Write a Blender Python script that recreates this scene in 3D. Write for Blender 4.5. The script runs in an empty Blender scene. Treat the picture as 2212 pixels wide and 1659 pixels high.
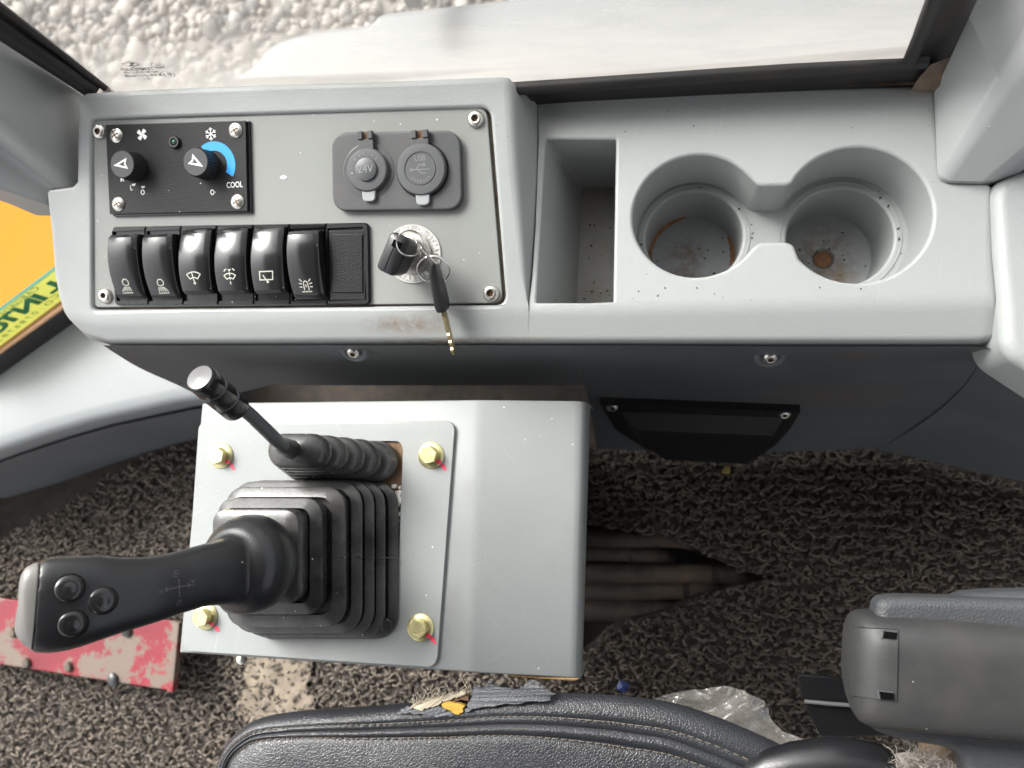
import bpy, bmesh, math, random
import numpy as np
from mathutils import Vector, Matrix
from mathutils.geometry import tessellate_polygon, delaunay_2d_cdt
random.seed(7)
rng = np.random.default_rng(11)
sc = bpy.context.scene
COL = sc.collection
PI = math.pi
# ------------------------------------------------------------------ camera
F, CU, CV = 1600.0, 1106.0, 829.5
EYE = Vector((0, 0, 1.10))
ez = Vector((-317, 205, 1600)).normalized()
ex = Vector((8060, 84, 1600)); ex = (ex - ez * ex.dot(ez)).normalized()
ey = ez.cross(ex)
ROT = Matrix((ex, ey, ez))
cam_d = bpy.data.cameras.new("camera")
cam = bpy.data.objects.new("camera", cam_d); COL.objects.link(cam)
cam.matrix_world = Matrix.Translation(EYE) @ ROT.to_4x4()
cam_d.sensor_width = 36.0
cam_d.lens = 36.0 * F / 2212.0
cam_d.clip_start = 0.01; cam_d.clip_end = 400
cam_d.dof.use_dof = True
cam_d.dof.focus_distance = 0.54
cam_d.dof.aperture_fstop = 7.5
sc.camera = cam
# ------------------------------------------------------------------ light
SUN_EL, SUN_AZ = math.radians(44), math.radians(-52)      # azimuth measured from +y towards +x
world = bpy.data.worlds.new("World"); sc.world = world
world.use_nodes = True
wn_ = world.node_tree.nodes; wl_ = world.node_tree.links
sky = wn_.new("ShaderNodeTexSky"); sky.sky_type = 'NISHITA'; sky.sun_disc = False
sky.sun_elevation = SUN_EL; sky.sun_rotation = SUN_AZ
sky.air_density = 1.0; sky.dust_density = 6.0; sky.ozone_density = 0.6
bg = wn_["Background"]; bg.inputs["Strength"].default_value = 0.15
hs = wn_.new("ShaderNodeHueSaturation"); hs.inputs["Saturation"].default_value = .12      # thin overcast: greyer than a clear sky
wl_.new(sky.outputs[0], hs.inputs["Color"]); wl_.new(hs.outputs[0], bg.inputs[0])
sun_d = bpy.data.lights.new("sun", 'SUN'); sun_d.energy = 1.3; sun_d.angle = math.radians(22)
sun_d.color = (1.0, 0.95, 0.88)
sun = bpy.data.objects.new("sun", sun_d); COL.objects.link(sun)
sdir = Vector((math.sin(SUN_AZ) * math.cos(SUN_EL), math.cos(SUN_AZ) * math.cos(SUN_EL), math.sin(SUN_EL)))
sun.rotation_euler = sdir.to_track_quat('Z', 'Y').to_euler()
vs = sc.view_settings
vs.view_transform = 'Standard'; vs.look = 'None'; vs.gamma = 1.0; vs.use_curve_mapping = False
vs.exposure = 1.6
sc.cycles.max_bounces = 8; sc.cycles.transparent_max_bounces = 12

# ------------------------------------------------------------------ survey helpers
def ray(u, v):
    return ROT @ Vector((u - CU, -(v - CV), -F))
def W(u, v, z):
    d = ray(u, v)
    return EYE + d * ((z - EYE.z) / d.z)
def mpp(u, v, z):
    """metres per survey pixel for a surface facing the camera at that spot"""
    return (z - EYE.z) / ray(u, v).z
def project(p):
    c = ROT.transposed() @ (Vector(p) - EYE)
    return CU - c.x / c.z * F, CV + c.y / c.z * F
class Plane:
    def __init__(s, o, n, xhint=Vector((1, 0, 0))):
        s.o = Vector(o); s.n = Vector(n).normalized()
        s.x = (xhint - s.n * xhint.dot(s.n)).normalized(); s.y = s.n.cross(s.x)
    def on(s, u, v, h=0.0):
        d = ray(u, v); o = s.o + s.n * h
        return EYE + d * ((o - EYE).dot(s.n) / d.dot(s.n))
    def frame(s, u, v, h=0.0, rot=0.0):
        p = s.on(u, v, h)
        m = Matrix((s.x, s.y, s.n)).transposed().to_4x4()
        return Matrix.Translation(p) @ m @ Matrix.Rotation(rot, 4, 'Z')

# ------------------------------------------------------------------ mesh helpers
class G:
    def __init__(s): s.v = []; s.f = []
    def add(s, vs, fs):
        b = len(s.v); s.v += [Vector(p) for p in vs]; s.f += [tuple(i + b for i in f) for f in fs]; return s
    def loft(s, rings, closed=True, cap0=False, cap1=False):
        n = len(rings[0]); vs = [p for r in rings for p in r]; fs = []
        m = n if closed else n - 1
        for k in range(len(rings) - 1):
            for i in range(m):
                j = (i + 1) % n
                fs.append((k * n + i, k * n + j, (k + 1) * n + j, (k + 1) * n + i))
        if cap0: fs.append(tuple(reversed(range(n))))
        if cap1: fs.append(tuple(range((len(rings) - 1) * n, len(rings) * n)))
        return s.add(vs, fs)
    def fill(s, outer, holes=()):
        loops = [list(outer)] + [list(h) for h in holes]
        tri = tessellate_polygon(loops)
        vs = [p for l in loops for p in l]
        fs = []
        for t in tri:
            a, b, c = (Vector(vs[i]) for i in t)
            if (b - a).cross(c - a).z < 0: t = (t[0], t[2], t[1])
            fs.append(tuple(t))
        return s.add(vs, fs)
    def tube(s, path, r, n=10, cap=True):
        path = [Vector(p) for p in path]
        rr = r if isinstance(r, (list, tuple)) else [r] * len(path)
        rings = []; up = None
        for i, p in enumerate(path):
            t = (path[min(i + 1, len(path) - 1)] - path[max(i - 1, 0)]).normalized()
            if up is None:
                up = Vector((0, 0, 1)) if abs(t.z) < .9 else Vector((1, 0, 0))
            a = (up - t * up.dot(t)).normalized(); up = a
            b = t.cross(a)
            rings.append([p + (a * math.cos(2 * PI * k / n) + b * math.sin(2 * PI * k / n)) * rr[i] for k in range(n)])
        return s.loft(rings, True, cap, cap)
    def box(s, c, sx, sy, sz, M=None):
        vs = [Vector((c[0] + a * sx / 2, c[1] + b * sy / 2, c[2] + d * sz / 2)) for a in (-1, 1) for b in (-1, 1) for d in (-1, 1)]
        if M: vs = [M @ p for p in vs]
        return s.add(vs, [(0, 1, 3, 2), (4, 6, 7, 5), (0, 4, 5, 1), (2, 3, 7, 6), (0, 2, 6, 4), (1, 5, 7, 3)])
    def lathe(s, prof, n=32, M=None, cap0=False, cap1=True):
        rings = [[Vector((r * math.cos(2 * PI * k / n), r * math.sin(2 * PI * k / n), z)) for k in range(n)] for r, z in prof]
        if M: rings = [[M @ p for p in q] for q in rings]
        return s.loft(rings, True, cap0, cap1)
    def torus(s, c, nrm, R, r, n=36, m=8, sy=1.0, xh=None):
        q = Plane(c, nrm, xh or Vector((1, 0.01, 0)))
        rings = []
        for i in range(n):
            a = 2 * PI * i / n
            d = q.x * math.cos(a) + q.y * math.sin(a) * sy
            rings.append([Vector(c) + d * R + (d.normalized() * math.cos(2 * PI * k / m) + q.n * math.sin(2 * PI * k / m)) * r for k in range(m)])
        rings.append(rings[0])
        return s.loft(rings)
    def grid(s, rows):
        return s.loft(rows, closed=False)
    def xf(s, M): s.v = [M @ p for p in s.v]; return s

def circ(r, n=32, c=(0, 0), z=0.0, a0=0.0):
    return [Vector((c[0] + r * math.cos(a0 + 2 * PI * k / n), c[1] + r * math.sin(a0 + 2 * PI * k / n), z)) for k in range(n)]
def roundpoly(pts, r, n=5):
    pts = [Vector(p) for p in pts]; out = []; N = len(pts)
    for i, p in enumerate(pts):
        rr = r[i] if isinstance(r, (list, tuple)) else r
        if rr <= 0: out.append(p); continue
        a = pts[i - 1] - p; b = pts[(i + 1) % N] - p
        la, lb = a.length, b.length
        A = p + a / la * min(rr, la * .48); B = p + b / lb * min(rr, lb * .48)
        for k in range(n + 1):
            t = k / n
            w = (1 - t) ** 2, 2 * t * (1 - t) * .83, t * t      # near-circular rational arc
            out.append((A * w[0] + p * w[1] + B * w[2]) / sum(w))
    return out
def rrect(w, h, r, n=5, z=0.0):
    return roundpoly([(-w / 2, -h / 2, z), (w / 2, -h / 2, z), (w / 2, h / 2, z), (-w / 2, h / 2, z)], r, n)
def inward(pts, nrm=Vector((0, 0, 1)), closed=True):
    out = []; N = len(pts); nrm = Vector(nrm)
    for i in range(N):
        e1 = pts[i] - pts[i - 1] if (closed or i > 0) else pts[i + 1] - pts[i]
        e2 = pts[(i + 1) % N] - pts[i] if (closed or i < N - 1) else e1
        n1 = nrm.cross(e1).normalized(); n2 = nrm.cross(e2).normalized()
        b = (n1 + n2)
        if b.length < 1e-6: b = n1
        b.normalize(); c = max(.55, b.dot(n1))
        out.append(b / c)
    return out
def offset(pts, d, nrm=Vector((0, 0, 1))):
    iw = inward(pts, nrm)
    return [p + q * d for p, q in zip(pts, iw)]
def prism(g, outline, h0, h1, r=0.0, nrm=Vector((0, 0, 1)), steps=4, cap0=False):
    """wall from height h0 to h1 over an outline (ccw) with a rounded top edge"""
    nrm = Vector(nrm)
    rings = [[p + nrm * h0 for p in outline]]
    if r > 0:
        iw = inward(outline, nrm)
        for k in range(steps + 1):
            a = PI / 2 * k / steps
            rings.append([p + q * (r * (1 - math.cos(a))) + nrm * (h1 - r + r * math.sin(a)) for p, q in zip(outline, iw)])
    else:
        rings.append([p + nrm * h1 for p in outline])
    g.loft(rings, True, cap0, False)
    g.fill(rings[-1]) if abs(nrm.z) > .3 else g.add(rings[-1], [tuple(range(len(outline)))])
    return rings[-1]
def strokes(g, lines, w, fn):
    """flat ribbons of width w through 2-d points, mapped to 3-d by fn"""
    for ln in lines:
        closed = ln[0] == ln[-1] and len(ln) > 2
        P = [Vector((a, b, 0)) for a, b in ln]
        if closed: P = P[:-1]
        iw = inward(P, Vector((0, 0, 1)), closed)
        A = [fn(*(p + q * w / 2).xy) for p, q in zip(P, iw)]
        B = [fn(*(p - q * w / 2).xy) for p, q in zip(P, iw)]
        if closed: A.append(A[0]); B.append(B[0])
        n = len(A)
        g.add(A + B, [(n + i, n + i + 1, i + 1, i) for i in range(n - 1)])
def arc(cx, cy, r, a0, a1, n=10):
    return [(cx + r * math.cos(math.radians(a0 + (a1 - a0) * k / n)), cy + r * math.sin(math.radians(a0 + (a1 - a0) * k / n))) for k in range(n + 1)]
def text_geo(s, size, bold=0.0, sx=1.0):
    cu = bpy.data.curves.new("lettering_curve", 'FONT'); cu.body = s; cu.size = size
    cu.align_x = 'CENTER'; cu.align_y = 'CENTER'; cu.offset = bold; cu.resolution_u = 3
    ob = bpy.data.objects.new("lettering_curve", cu)
    me = bpy.data.meshes.new_from_object(ob)
    g = G(); g.add([Vector((v.co.x * sx, v.co.y, 0)) for v in me.vertices], [tuple(p.vertices) for p in me.polygons])
    bpy.data.objects.remove(ob); bpy.data.meshes.remove(me); bpy.data.curves.remove(cu)
    return g

MW = {}
def thing(name, label, cat, M=None, group=None, kind=None):
    o = bpy.data.objects.new(name, None); COL.objects.link(o)
    o.empty_display_size = .01
    if M is None: M = Matrix.Identity(4)
    if isinstance(M, Vector): M = Matrix.Translation(M)
    o.matrix_world = M; MW[o.name] = M.copy()
    o["label"] = label; o["category"] = cat
    if group: o["group"] = group
    if kind: o["kind"] = kind
    return o
def part(name, g, m, parent=None, local=False, angle=38, wn=False, bev=0.0, sub=0, flat=False):
    me = bpy.data.meshes.new(name)
    vs = g.v
    if parent is not None and not local:
        I = MW[parent.name].inverted(); vs = [I @ p for p in vs]
    me.from_pydata([tuple(p) for p in vs], [], g.f)
    bm = bmesh.new(); bm.from_mesh(me)
    bmesh.ops.remove_doubles(bm, verts=bm.verts, dist=1e-6)
    bmesh.ops.dissolve_degenerate(bm, edges=bm.edges, dist=1e-7)
    bm.to_mesh(me); bm.free()
    me.materials.append(m)
    if not flat:
        me.shade_smooth()
        if angle: me.set_sharp_from_angle(angle=math.radians(angle))
    o = bpy.data.objects.new(name, me); COL.objects.link(o)
    if parent is not None:
        o.parent = parent; MW[o.name] = MW[parent.name]
    else: MW[o.name] = Matrix.Identity(4)
    if bev:
        b = o.modifiers.new("bevel", 'BEVEL'); b.width = bev; b.segments = 3; b.limit_method = 'ANGLE'; b.angle_limit = math.radians(35)
        b.harden_normals = True
    if sub:
        q = o.modifiers.new("subsurf", 'SUBSURF'); q.levels = sub; q.render_levels = sub
    if wn:
        w = o.modifiers.new("weighted_normals", 'WEIGHTED_NORMAL'); w.keep_sharp = True; w.weight = 80
    return o
def tag(o, label, cat, group=None, kind=None):
    o["label"] = label; o["category"] = cat
    if group: o["group"] = group
    if kind: o["kind"] = kind
    return o
def structure(o): o["kind"] = "structure"; return o
def copy_tree(o, M, label, parent=None):
    c = o.copy(); COL.objects.link(c)
    if parent is None:
        c.matrix_world = M; c["label"] = label; MW[c.name] = M.copy()
    else: c.parent = parent
    for ch in list(o.children): copy_tree(ch, None, None, c)
    return c

# ------------------------------------------------------------------ materials
def material(name, col, rough=.5, metal=0.0, bump=0.0, grain=900.0, var=.06, vscale=9.0, specks=0.0, speck_col=(.8, .78, .74),
             stains=(), coat=0.0, cells=0.0, spec=.5, dust=0.0, dust_col=(.33, .29, .24), dramp=(.42, .72), scratches=0.0, bdist=.0006, dscale=45.0, sheen=0.0):
    m = bpy.data.materials.new(name); m.use_nodes = True
    nt = m.node_tree; N = nt.nodes; L = nt.links
    b = N["Principled BSDF"]
    b.inputs["Roughness"].default_value = rough; b.inputs["Metallic"].default_value = metal
    b.inputs["Coat Weight"].default_value = coat; b.inputs["Coat Roughness"].default_value = .12
    b.inputs["Specular IOR Level"].default_value = spec
    tc = N.new("ShaderNodeTexCoord"); geo = N.new("ShaderNodeNewGeometry")
    def noise(scale, detail=4, rough=.6, pos=False):
        n = N.new("ShaderNodeTexNoise"); n.inputs["Scale"].default_value = scale; n.inputs["Detail"].default_value = detail
        n.inputs["Roughness"].default_value = rough
        L.new(geo.outputs["Position"] if pos else tc.outputs["Object"], n.inputs["Vector"]); return n
    def ramp(src, a, b_):
        r = N.new("ShaderNodeMapRange"); r.inputs["From Min"].default_value = a; r.inputs["From Max"].default_value = b_
        L.new(src, r.inputs["Value"]); return r.outputs["Result"]
    def mix(fac, c0, c1):
        x = N.new("ShaderNodeMix"); x.data_type = 'RGBA'
        if isinstance(fac, float): x.inputs[0].default_value = fac
        else: L.new(fac, x.inputs[0])
        for k, c in ((6, c0), (7, c1)):
            if isinstance(c, tuple): x.inputs[k].default_value = (*c, 1)
            else: L.new(c, x.inputs[k])
        return x.outputs[2]
    def math_(op, a, b_):
        x = N.new("ShaderNodeMath"); x.operation = op
        for k, c in enumerate((a, b_)):
            if isinstance(c, (int, float)): x.inputs[k].default_value = c
            else: L.new(c, x.inputs[k])
        return x.outputs[0]
    lo = tuple(c * (1 - var) for c in col); hi = tuple(min(1, c * (1 + var)) for c in col)
    nv = noise(vscale, 6)
    out = mix(ramp(nv.outputs["Fac"], .3, .7), lo, hi)
    rr = math_('ADD', math_('MULTIPLY', nv.outputs["Fac"], .24), rough - .12)
    if dust:
        nd = noise(dscale, 8, .7)
        out = mix(math_('MULTIPLY', ramp(nd.outputs["Fac"], *dramp), dust), out, dust_col)
    if specks:
        vo = N.new("ShaderNodeTexVoronoi"); vo.inputs["Scale"].default_value = 240.0
        L.new(tc.outputs["Object"], vo.inputs["Vector"])
        sx = N.new("ShaderNodeSeparateColor"); L.new(vo.outputs["Color"], sx.inputs[0])
        size = math_('MULTIPLY', sx.outputs[1], .17)
        near = math_('LESS_THAN', vo.outputs["Distance"], size)
        pick = math_('GREATER_THAN', sx.outputs[0], 1 - specks)
        out = mix(math_('MULTIPLY', math_('MULTIPLY', near, pick), .7), out, speck_col)
    if scratches:
        for ang, thr in ((.5, .70), (-.9, .71), (1.4, .705)):
            mp = N.new("ShaderNodeMapping"); mp.vector_type = 'TEXTURE'; mp.inputs["Rotation"].default_value = (0, 0, ang); mp.inputs["Scale"].default_value = (1 / 18, 1 / 600, 1 / 60)
            L.new(tc.outputs["Object"], mp.inputs["Vector"])
            nn = N.new("ShaderNodeTexNoise"); nn.inputs["Scale"].default_value = 1.0; nn.inputs["Detail"].default_value = 2
            L.new(mp.outputs[0], nn.inputs["Vector"])
            out = mix(math_('MULTIPLY', ramp(nn.outputs["Fac"], thr, thr + .05), scratches), out, tuple(min(1, c * 1.9) for c in col))
    for (p, rad, sc_, amt) in stains:
        d = N.new("ShaderNodeVectorMath"); d.operation = 'DISTANCE'
        sv = N.new("ShaderNodeVectorMath"); sv.operation = 'MULTIPLY'
        rx, ry = rad if isinstance(rad, tuple) else (rad, rad)
        sv.inputs[1].default_value = (1 / rx, 1 / ry, 1 / max(rx, ry)); L.new(geo.outputs["Position"], sv.inputs[0])
        L.new(sv.outputs[0], d.inputs[0]); d.inputs[1].default_value = (p[0] / rx, p[1] / ry, p[2] / max(rx, ry))
        ns = noise(130, 6, .65, True)
        fac = math_('MULTIPLY', ramp(d.outputs["Value"], 1.0, .1), ramp(ns.outputs["Fac"], .34, .6))
        out = mix(math_('MULTIPLY', fac, amt), out, sc_)
    L.new(out, b.inputs["Base Color"]); L.new(rr, b.inputs["Roughness"])
    if bump:
        bp = N.new("ShaderNodeBump"); bp.inputs["Strength"].default_value = bump; bp.inputs["Distance"].default_value = bdist
        nb = noise(grain, 3)
        h = nb.outputs["Fac"]
        if cells:
            vo = N.new("ShaderNodeTexVoronoi"); vo.feature = 'DISTANCE_TO_EDGE'; vo.inputs["Scale"].default_value = cells
            nw = noise(cells * .6, 3)
            va = N.new("ShaderNodeVectorMath"); va.operation = 'SCALE'; va.inputs["Scale"].default_value = 1.1 / cells
            L.new(nw.outputs["Color"], va.inputs[0])
            vb = N.new("ShaderNodeVectorMath"); vb.operation = 'ADD'
            L.new(tc.outputs["Object"], vb.inputs[0]); L.new(va.outputs[0], vb.inputs[1]); L.new(vb.outputs[0], vo.inputs["Vector"])
            h = math_('ADD', math_('MULTIPLY', ramp(vo.outputs["Distance"], 0.0, .22), .8), math_('MULTIPLY', h, .3))
        L.new(h, bp.inputs["Height"]); L.new(bp.outputs["Normal"], b.inputs["Normal"])
    return m

ZS = 0.56
PNL_O = W(640, 690, ZS)
_n = ROT @ Vector((1400 - CU, -(650 - CV), -F)); _n = -_n
PP = Plane(PNL_O, Vector((0, _n.y, _n.z)))

BROWN = (.16, .105, .06)
M_plastic = material("grey_moulded_plastic", (.30, .312, .310), .46, bump=.34, grain=620, var=.05, dust=.22, dust_col=(.20, .185, .16), dscale=9, dramp=(.50, .80), specks=.05, scratches=.08, speck_col=(.2, .18, .15),
    stains=[(W(880, 700, .556), (.045, .010), BROWN, .75), (W(960, 737, .55), (.10, .0028), BROWN, .85), (W(300, 245, .59), (.02, .006), BROWN, .3),
            (W(1190, 200, .56), (.03, .006), BROWN, .6), (W(2000, 190, .56), (.03, .008), BROWN, .5), (W(1325, 640, .465), (.02, .02), BROWN, .6)])
M_plate = material("grey_painted_plate", (.222, .228, .218), .5, bump=.10, grain=900, var=.05, specks=.06)
M_box = material("grey_painted_steel", (.250, .262, .260), .45, bump=.2, grain=300, var=.05, dust=.4, dust_col=(.17, .155, .135), dscale=16, dramp=(.52, .78), specks=.07, scratches=.16, speck_col=(.85, .85, .83), bdist=.0004)
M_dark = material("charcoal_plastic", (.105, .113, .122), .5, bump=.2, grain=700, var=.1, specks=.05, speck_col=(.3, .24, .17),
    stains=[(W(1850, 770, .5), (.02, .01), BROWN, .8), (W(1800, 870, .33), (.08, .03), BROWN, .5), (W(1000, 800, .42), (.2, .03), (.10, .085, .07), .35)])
M_trim = material("cab_trim_lightened_for_shade", (.35, .36, .363), .42, bump=.12, grain=500, var=.04, specks=.02)  # trim plastic lightened in its colour to lift the shaded pillars
M_trim_low = material("cab_trim_darkened_for_light", (.21, .222, .23), .42, bump=.12, grain=500, var=.04, specks=.02)  # same trim plastic, darkened in its colour where strong light falls
M_pit = material("grimy_grey", (.26, .25, .235), .6, bump=.2, grain=500, var=.12, dust=.6, dust_col=(.19, .15, .12), specks=.15, speck_col=(.05, .045, .04))
M_black = material("black_textured_plastic", (.008, .008, .009), .48, bump=.55, grain=1000, var=.15, specks=.03, spec=.28)
M_gloss = material("black_gloss_plastic", (.016, .016, .017), .18, bump=.03, grain=500, var=.2, specks=.14, speck_col=(.4, .4, .4))
M_soft = material("dark_grey_soft_plastic", (.060, .062, .067), .5, bump=.2, grain=800, var=.1, specks=.04, dust=.25, dust_col=(.14, .12, .1))
M_cap = material("socket_cap_grey", (.085, .087, .092), .42, bump=.1, grain=700, var=.08, specks=.04)
CAPTXT = material("embossed_grey", (.24, .245, .25), .4)
M_tab = material("cap_tab_grey", (.30, .31, .32), .45)
M_rubber = material("black_rubber", (.020, .020, .022), .30, bump=.12, grain=400, var=.2, dust=.35, dust_col=(.15, .135, .12), specks=.12, dscale=60)
M_bellows = material("dusty_bellows_rubber", (.020, .020, .021), .28, bump=.15, grain=400, var=.2, dust=.75, dust_col=(.105, .102, .098), dramp=(.36, .70), dscale=22, specks=.10)
M_strip = material("black_film_plastic", (.006, .006, .007), .34, bump=.1, grain=200, specks=.1, spec=.35)
M_grip = material("black_grip_rubber", (.013, .0135, .015), .32, bump=.22, grain=900, var=.15, specks=.02)
M_seal = material("black_seal_rubber", (.013, .013, .014), .5, bump=.2, grain=300, var=.2, dust=.12, dust_col=(.13, .09, .055), dscale=30)
M_steel = material("zinc_plated_steel", (.62, .60, .56), .32, metal=1.0, var=.15, vscale=250)
M_brush = material("brushed_steel", (.55, .54, .51), .38, metal=1.0, var=.12, vscale=400, bump=.05, grain=900)
M_rust = material("rusty_recess", (.13, .075, .04), .8, var=.3, vscale=200, bump=.3, grain=300)
M_yzinc = material("yellow_zinc", (.66, .60, .32), .36, metal=.85, var=.14, vscale=220)
M_red = material("worn_red_paint", (.165, .004, .013), .55, bump=.4, grain=130, var=.35, dust=.92, dust_col=(.125, .105, .082), dscale=19, dramp=(.50, .56), specks=.1, speck_col=(.06, .05, .045))
M_pink = material("red_paint_mark", (.85, .06, .12), .4)
M_white = material("white_print", (.80, .80, .78), .5, var=.02)
M_icon = material("cream_symbol_print", (.42, .42, .37), .5, var=.02)
M_blue = material("blue_print", (.005, .30, .72), .45, var=.02)
M_leather = material("black_leather", (.024, .025, .029), .34, bump=.45, grain=900, cells=480, var=.15, bdist=.0005)
M_leath2 = material("grey_leather_back", (.135, .14, .15), .5, bump=.7, grain=500, cells=420, var=.2, bdist=.0006)
M_thread = material("dark_thread", (.105, .088, .072), .8)
M_foam = material("yellow_foam", (.62, .38, .07), .8, bump=.4, grain=500, var=.2)
M_cloth = material("torn_beige_cloth", (.52, .45, .34), .9, bump=.6, grain=500, var=.25)
M_wool = material("grey_wool", (.42, .38, .34), .9, var=.3, vscale=120)
M_arm = material("armrest_plastic", (.030, .031, .031), .55, bump=.2, grain=420, var=.16, vscale=14, specks=.03, dust=.30, dust_col=(.085, .07, .06), dscale=14)
M_pad = material("armrest_vinyl", (.050, .052, .056), .5, bump=.35, grain=450, cells=420, var=.12, bdist=.0008)
M_floor = material("dusty_steel_floor", (.035, .029, .024), .8, bump=.4, grain=60, var=.35, vscale=20, dust=.5, dust_col=(.12, .085, .06))
M_hose = material("dusty_hose", (.055, .047, .040), .7, bump=.25, grain=200, var=.3, vscale=14, dust=.6, dust_col=(.20, .13, .08), dscale=18)
M_pitblack = material("pit_shade_black", (.004, .004, .004), .9, spec=0.0)  # near-black standing for the shade inside holes; also colours the key seam
M_matfib = material("mat_fibre", (.15, .126, .108), .75, var=.45, vscale=70)
M_matback = material("mat_backing", (.045, .037, .031), .9, bump=1.0, grain=150, var=.3, vscale=150, bdist=.003)
M_sand = material("dried_mud", (.19, .155, .118), .9, bump=.9, grain=70, var=.3, vscale=30, bdist=.002)
M_orange = material("orange_machine_paint", (.34, .132, .006), .75, var=.04, vscale=4, spec=.15)
M_green = material("sticker_green", (.03, .22, .10), .5)
M_sticker = material("sticker_yellow_green", (.36, .38, .08), .5, var=.05)
M_teal = material("sticker_teal_edge", (.10, .27, .21), .5)
M_dot = material("peach_dotted_band", (.5, .33, .22), .6)
M_dotd = material("frit_dot", (.05, .035, .03), .6)
M_refl = material("pale_reflection_grey", (.140, .145, .147), .5, var=.03, specks=.03)  # pale tone of the console's reflection; the wiper arm shares it
M_stone = material("pale_stone", (.40, .365, .32), .85, bump=.5, grain=40, var=.35, vscale=6, bdist=.004)
M_ground = material("gravel_ground", (.16, .145, .13), .9, bump=.6, grain=40, var=.3, vscale=12, bdist=.01)
M_leaf = material("dry_leaf", (.30, .22, .06), .7)
M_mark = material("glass_marking", (.06, .06, .06), .6)
M_ledgreen = material("green_lens", (.03, .10, .06), .15)
M_clay = material("red_clay", (.30, .15, .08), .9, bump=.8, grain=160, var=.3, vscale=160, bdist=.002)

def stained_floor(name, p, ringed):
    m = material(name, (.34, .355, .365), .45, bump=.15, grain=300, var=.12, vscale=40, specks=.08, speck_col=(.06, .05, .05),
        stains=[((p.x - .004, p.y + .002, p.z), (.022, .020), (.17, .10, .055), .95), ((p.x - .006, p.y - .022, p.z), (.020, .018), (.16, .09, .045), 1.0)] if ringed else
               [((p.x, p.y, p.z), (.034, .036), (.19, .115, .06), 1.0), ((p.x + .012, p.y - .018, p.z), (.018, .012), (.24, .16, .08), .8)])
    return m
def glass_material(name, dust=.1, tint=(.95, .97, .96), dirt_low=None, low=.25, gloss=.02, ior=1.33):
    m = bpy.data.materials.new(name); m.use_nodes = True
    nt = m.node_tree; N = nt.nodes; L = nt.links
    N.remove(N["Principled BSDF"]); out = N["Material Output"]
    tr = N.new("ShaderNodeBsdfTransparent"); tr.inputs[0].default_value = (*tint, 1)
    gl = N.new("ShaderNodeBsdfGlossy"); gl.inputs["Roughness"].default_value = gloss
    df = N.new("ShaderNodeBsdfDiffuse"); df.inputs[0].default_value = (.64, .62, .585, 1)
    tl = N.new("ShaderNodeBsdfTranslucent"); tl.inputs[0].default_value = (.64, .62, .585, 1)
    fr = N.new("ShaderNodeFresnel"); fr.inputs[0].default_value = ior
    m1 = N.new("ShaderNodeMixShader"); L.new(fr.outputs[0], m1.inputs[0]); L.new(tr.outputs[0], m1.inputs[1]); L.new(gl.outputs[0], m1.inputs[2])
    m0 = N.new("ShaderNodeMixShader"); m0.inputs[0].default_value = .5; L.new(df.outputs[0], m0.inputs[1]); L.new(tl.outputs[0], m0.inputs[2])
    geo = N.new("ShaderNodeNewGeometry")
    ns = N.new("ShaderNodeTexNoise"); ns.inputs["Scale"].default_value = 28; ns.inputs["Detail"].default_value = 8
    mp = N.new("ShaderNodeMapping"); mp.inputs["Scale"].default_value = (.6, 1, 2.2)
    L.new(geo.outputs["Position"], mp.inputs[0]); L.new(mp.outputs[0], ns.inputs["Vector"])
    mr = N.new("ShaderNodeMapRange"); mr.inputs["From Min"].default_value = .3; mr.inputs["From Max"].default_value = .75
    mr.inputs["To Min"].default_value = dust * .6; mr.inputs["To Max"].default_value = dust * 1.5
    L.new(ns.outputs["Fac"], mr.inputs["Value"]); fac = mr.outputs[0]
    if dirt_low is not None:                                  # dust that has settled along the lower edge of the pane
        sp = N.new("ShaderNodeSeparateXYZ"); L.new(geo.outputs["Position"], sp.inputs[0])
        m2 = N.new("ShaderNodeMapRange"); m2.inputs["From Min"].default_value = dirt_low[0]; m2.inputs["From Max"].default_value = dirt_low[1]
        m2.inputs["To Min"].default_value = low; m2.inputs["To Max"].default_value = 0; L.new(sp.outputs[2], m2.inputs["Value"])
        ad = N.new("ShaderNodeMath"); ad.operation = 'ADD'; ad.use_clamp = True
        L.new(fac, ad.inputs[0]); L.new(m2.outputs[0], ad.inputs[1]); fac = ad.outputs[0]
    mx = N.new("ShaderNodeMixShader"); L.new(fac, mx.inputs[0]); L.new(m1.outputs[0], mx.inputs[1]); L.new(m0.outputs[0], mx.inputs[2])
    L.new(mx.outputs[0], out.inputs[0])
    return m
M_glass = glass_material("dusty_window_glass", .24, dirt_low=(.585, .67), low=.55)
M_sideglass = glass_material("side_window_glass", .004, ior=1.1)
M_bag = glass_material("clear_plastic_film", .22, tint=(.95, .94, .90), gloss=.12)

def translucent(m, f):
    nt = m.node_tree; b = nt.nodes["Principled BSDF"]; t = nt.nodes.new("ShaderNodeBsdfTranslucent"); x = nt.nodes.new("ShaderNodeMixShader")
    x.inputs[0].default_value = f; src = b.inputs["Base Color"].links[0].from_socket
    nt.links.new(src, t.inputs[0]); nt.links.new(b.outputs[0], x.inputs[1]); nt.links.new(t.outputs[0], x.inputs[2]); nt.links.new(x.outputs[0], nt.nodes["Material Output"].inputs[0])
for m_ in (M_sticker, M_teal, M_dot): translucent(m_, .5)

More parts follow.
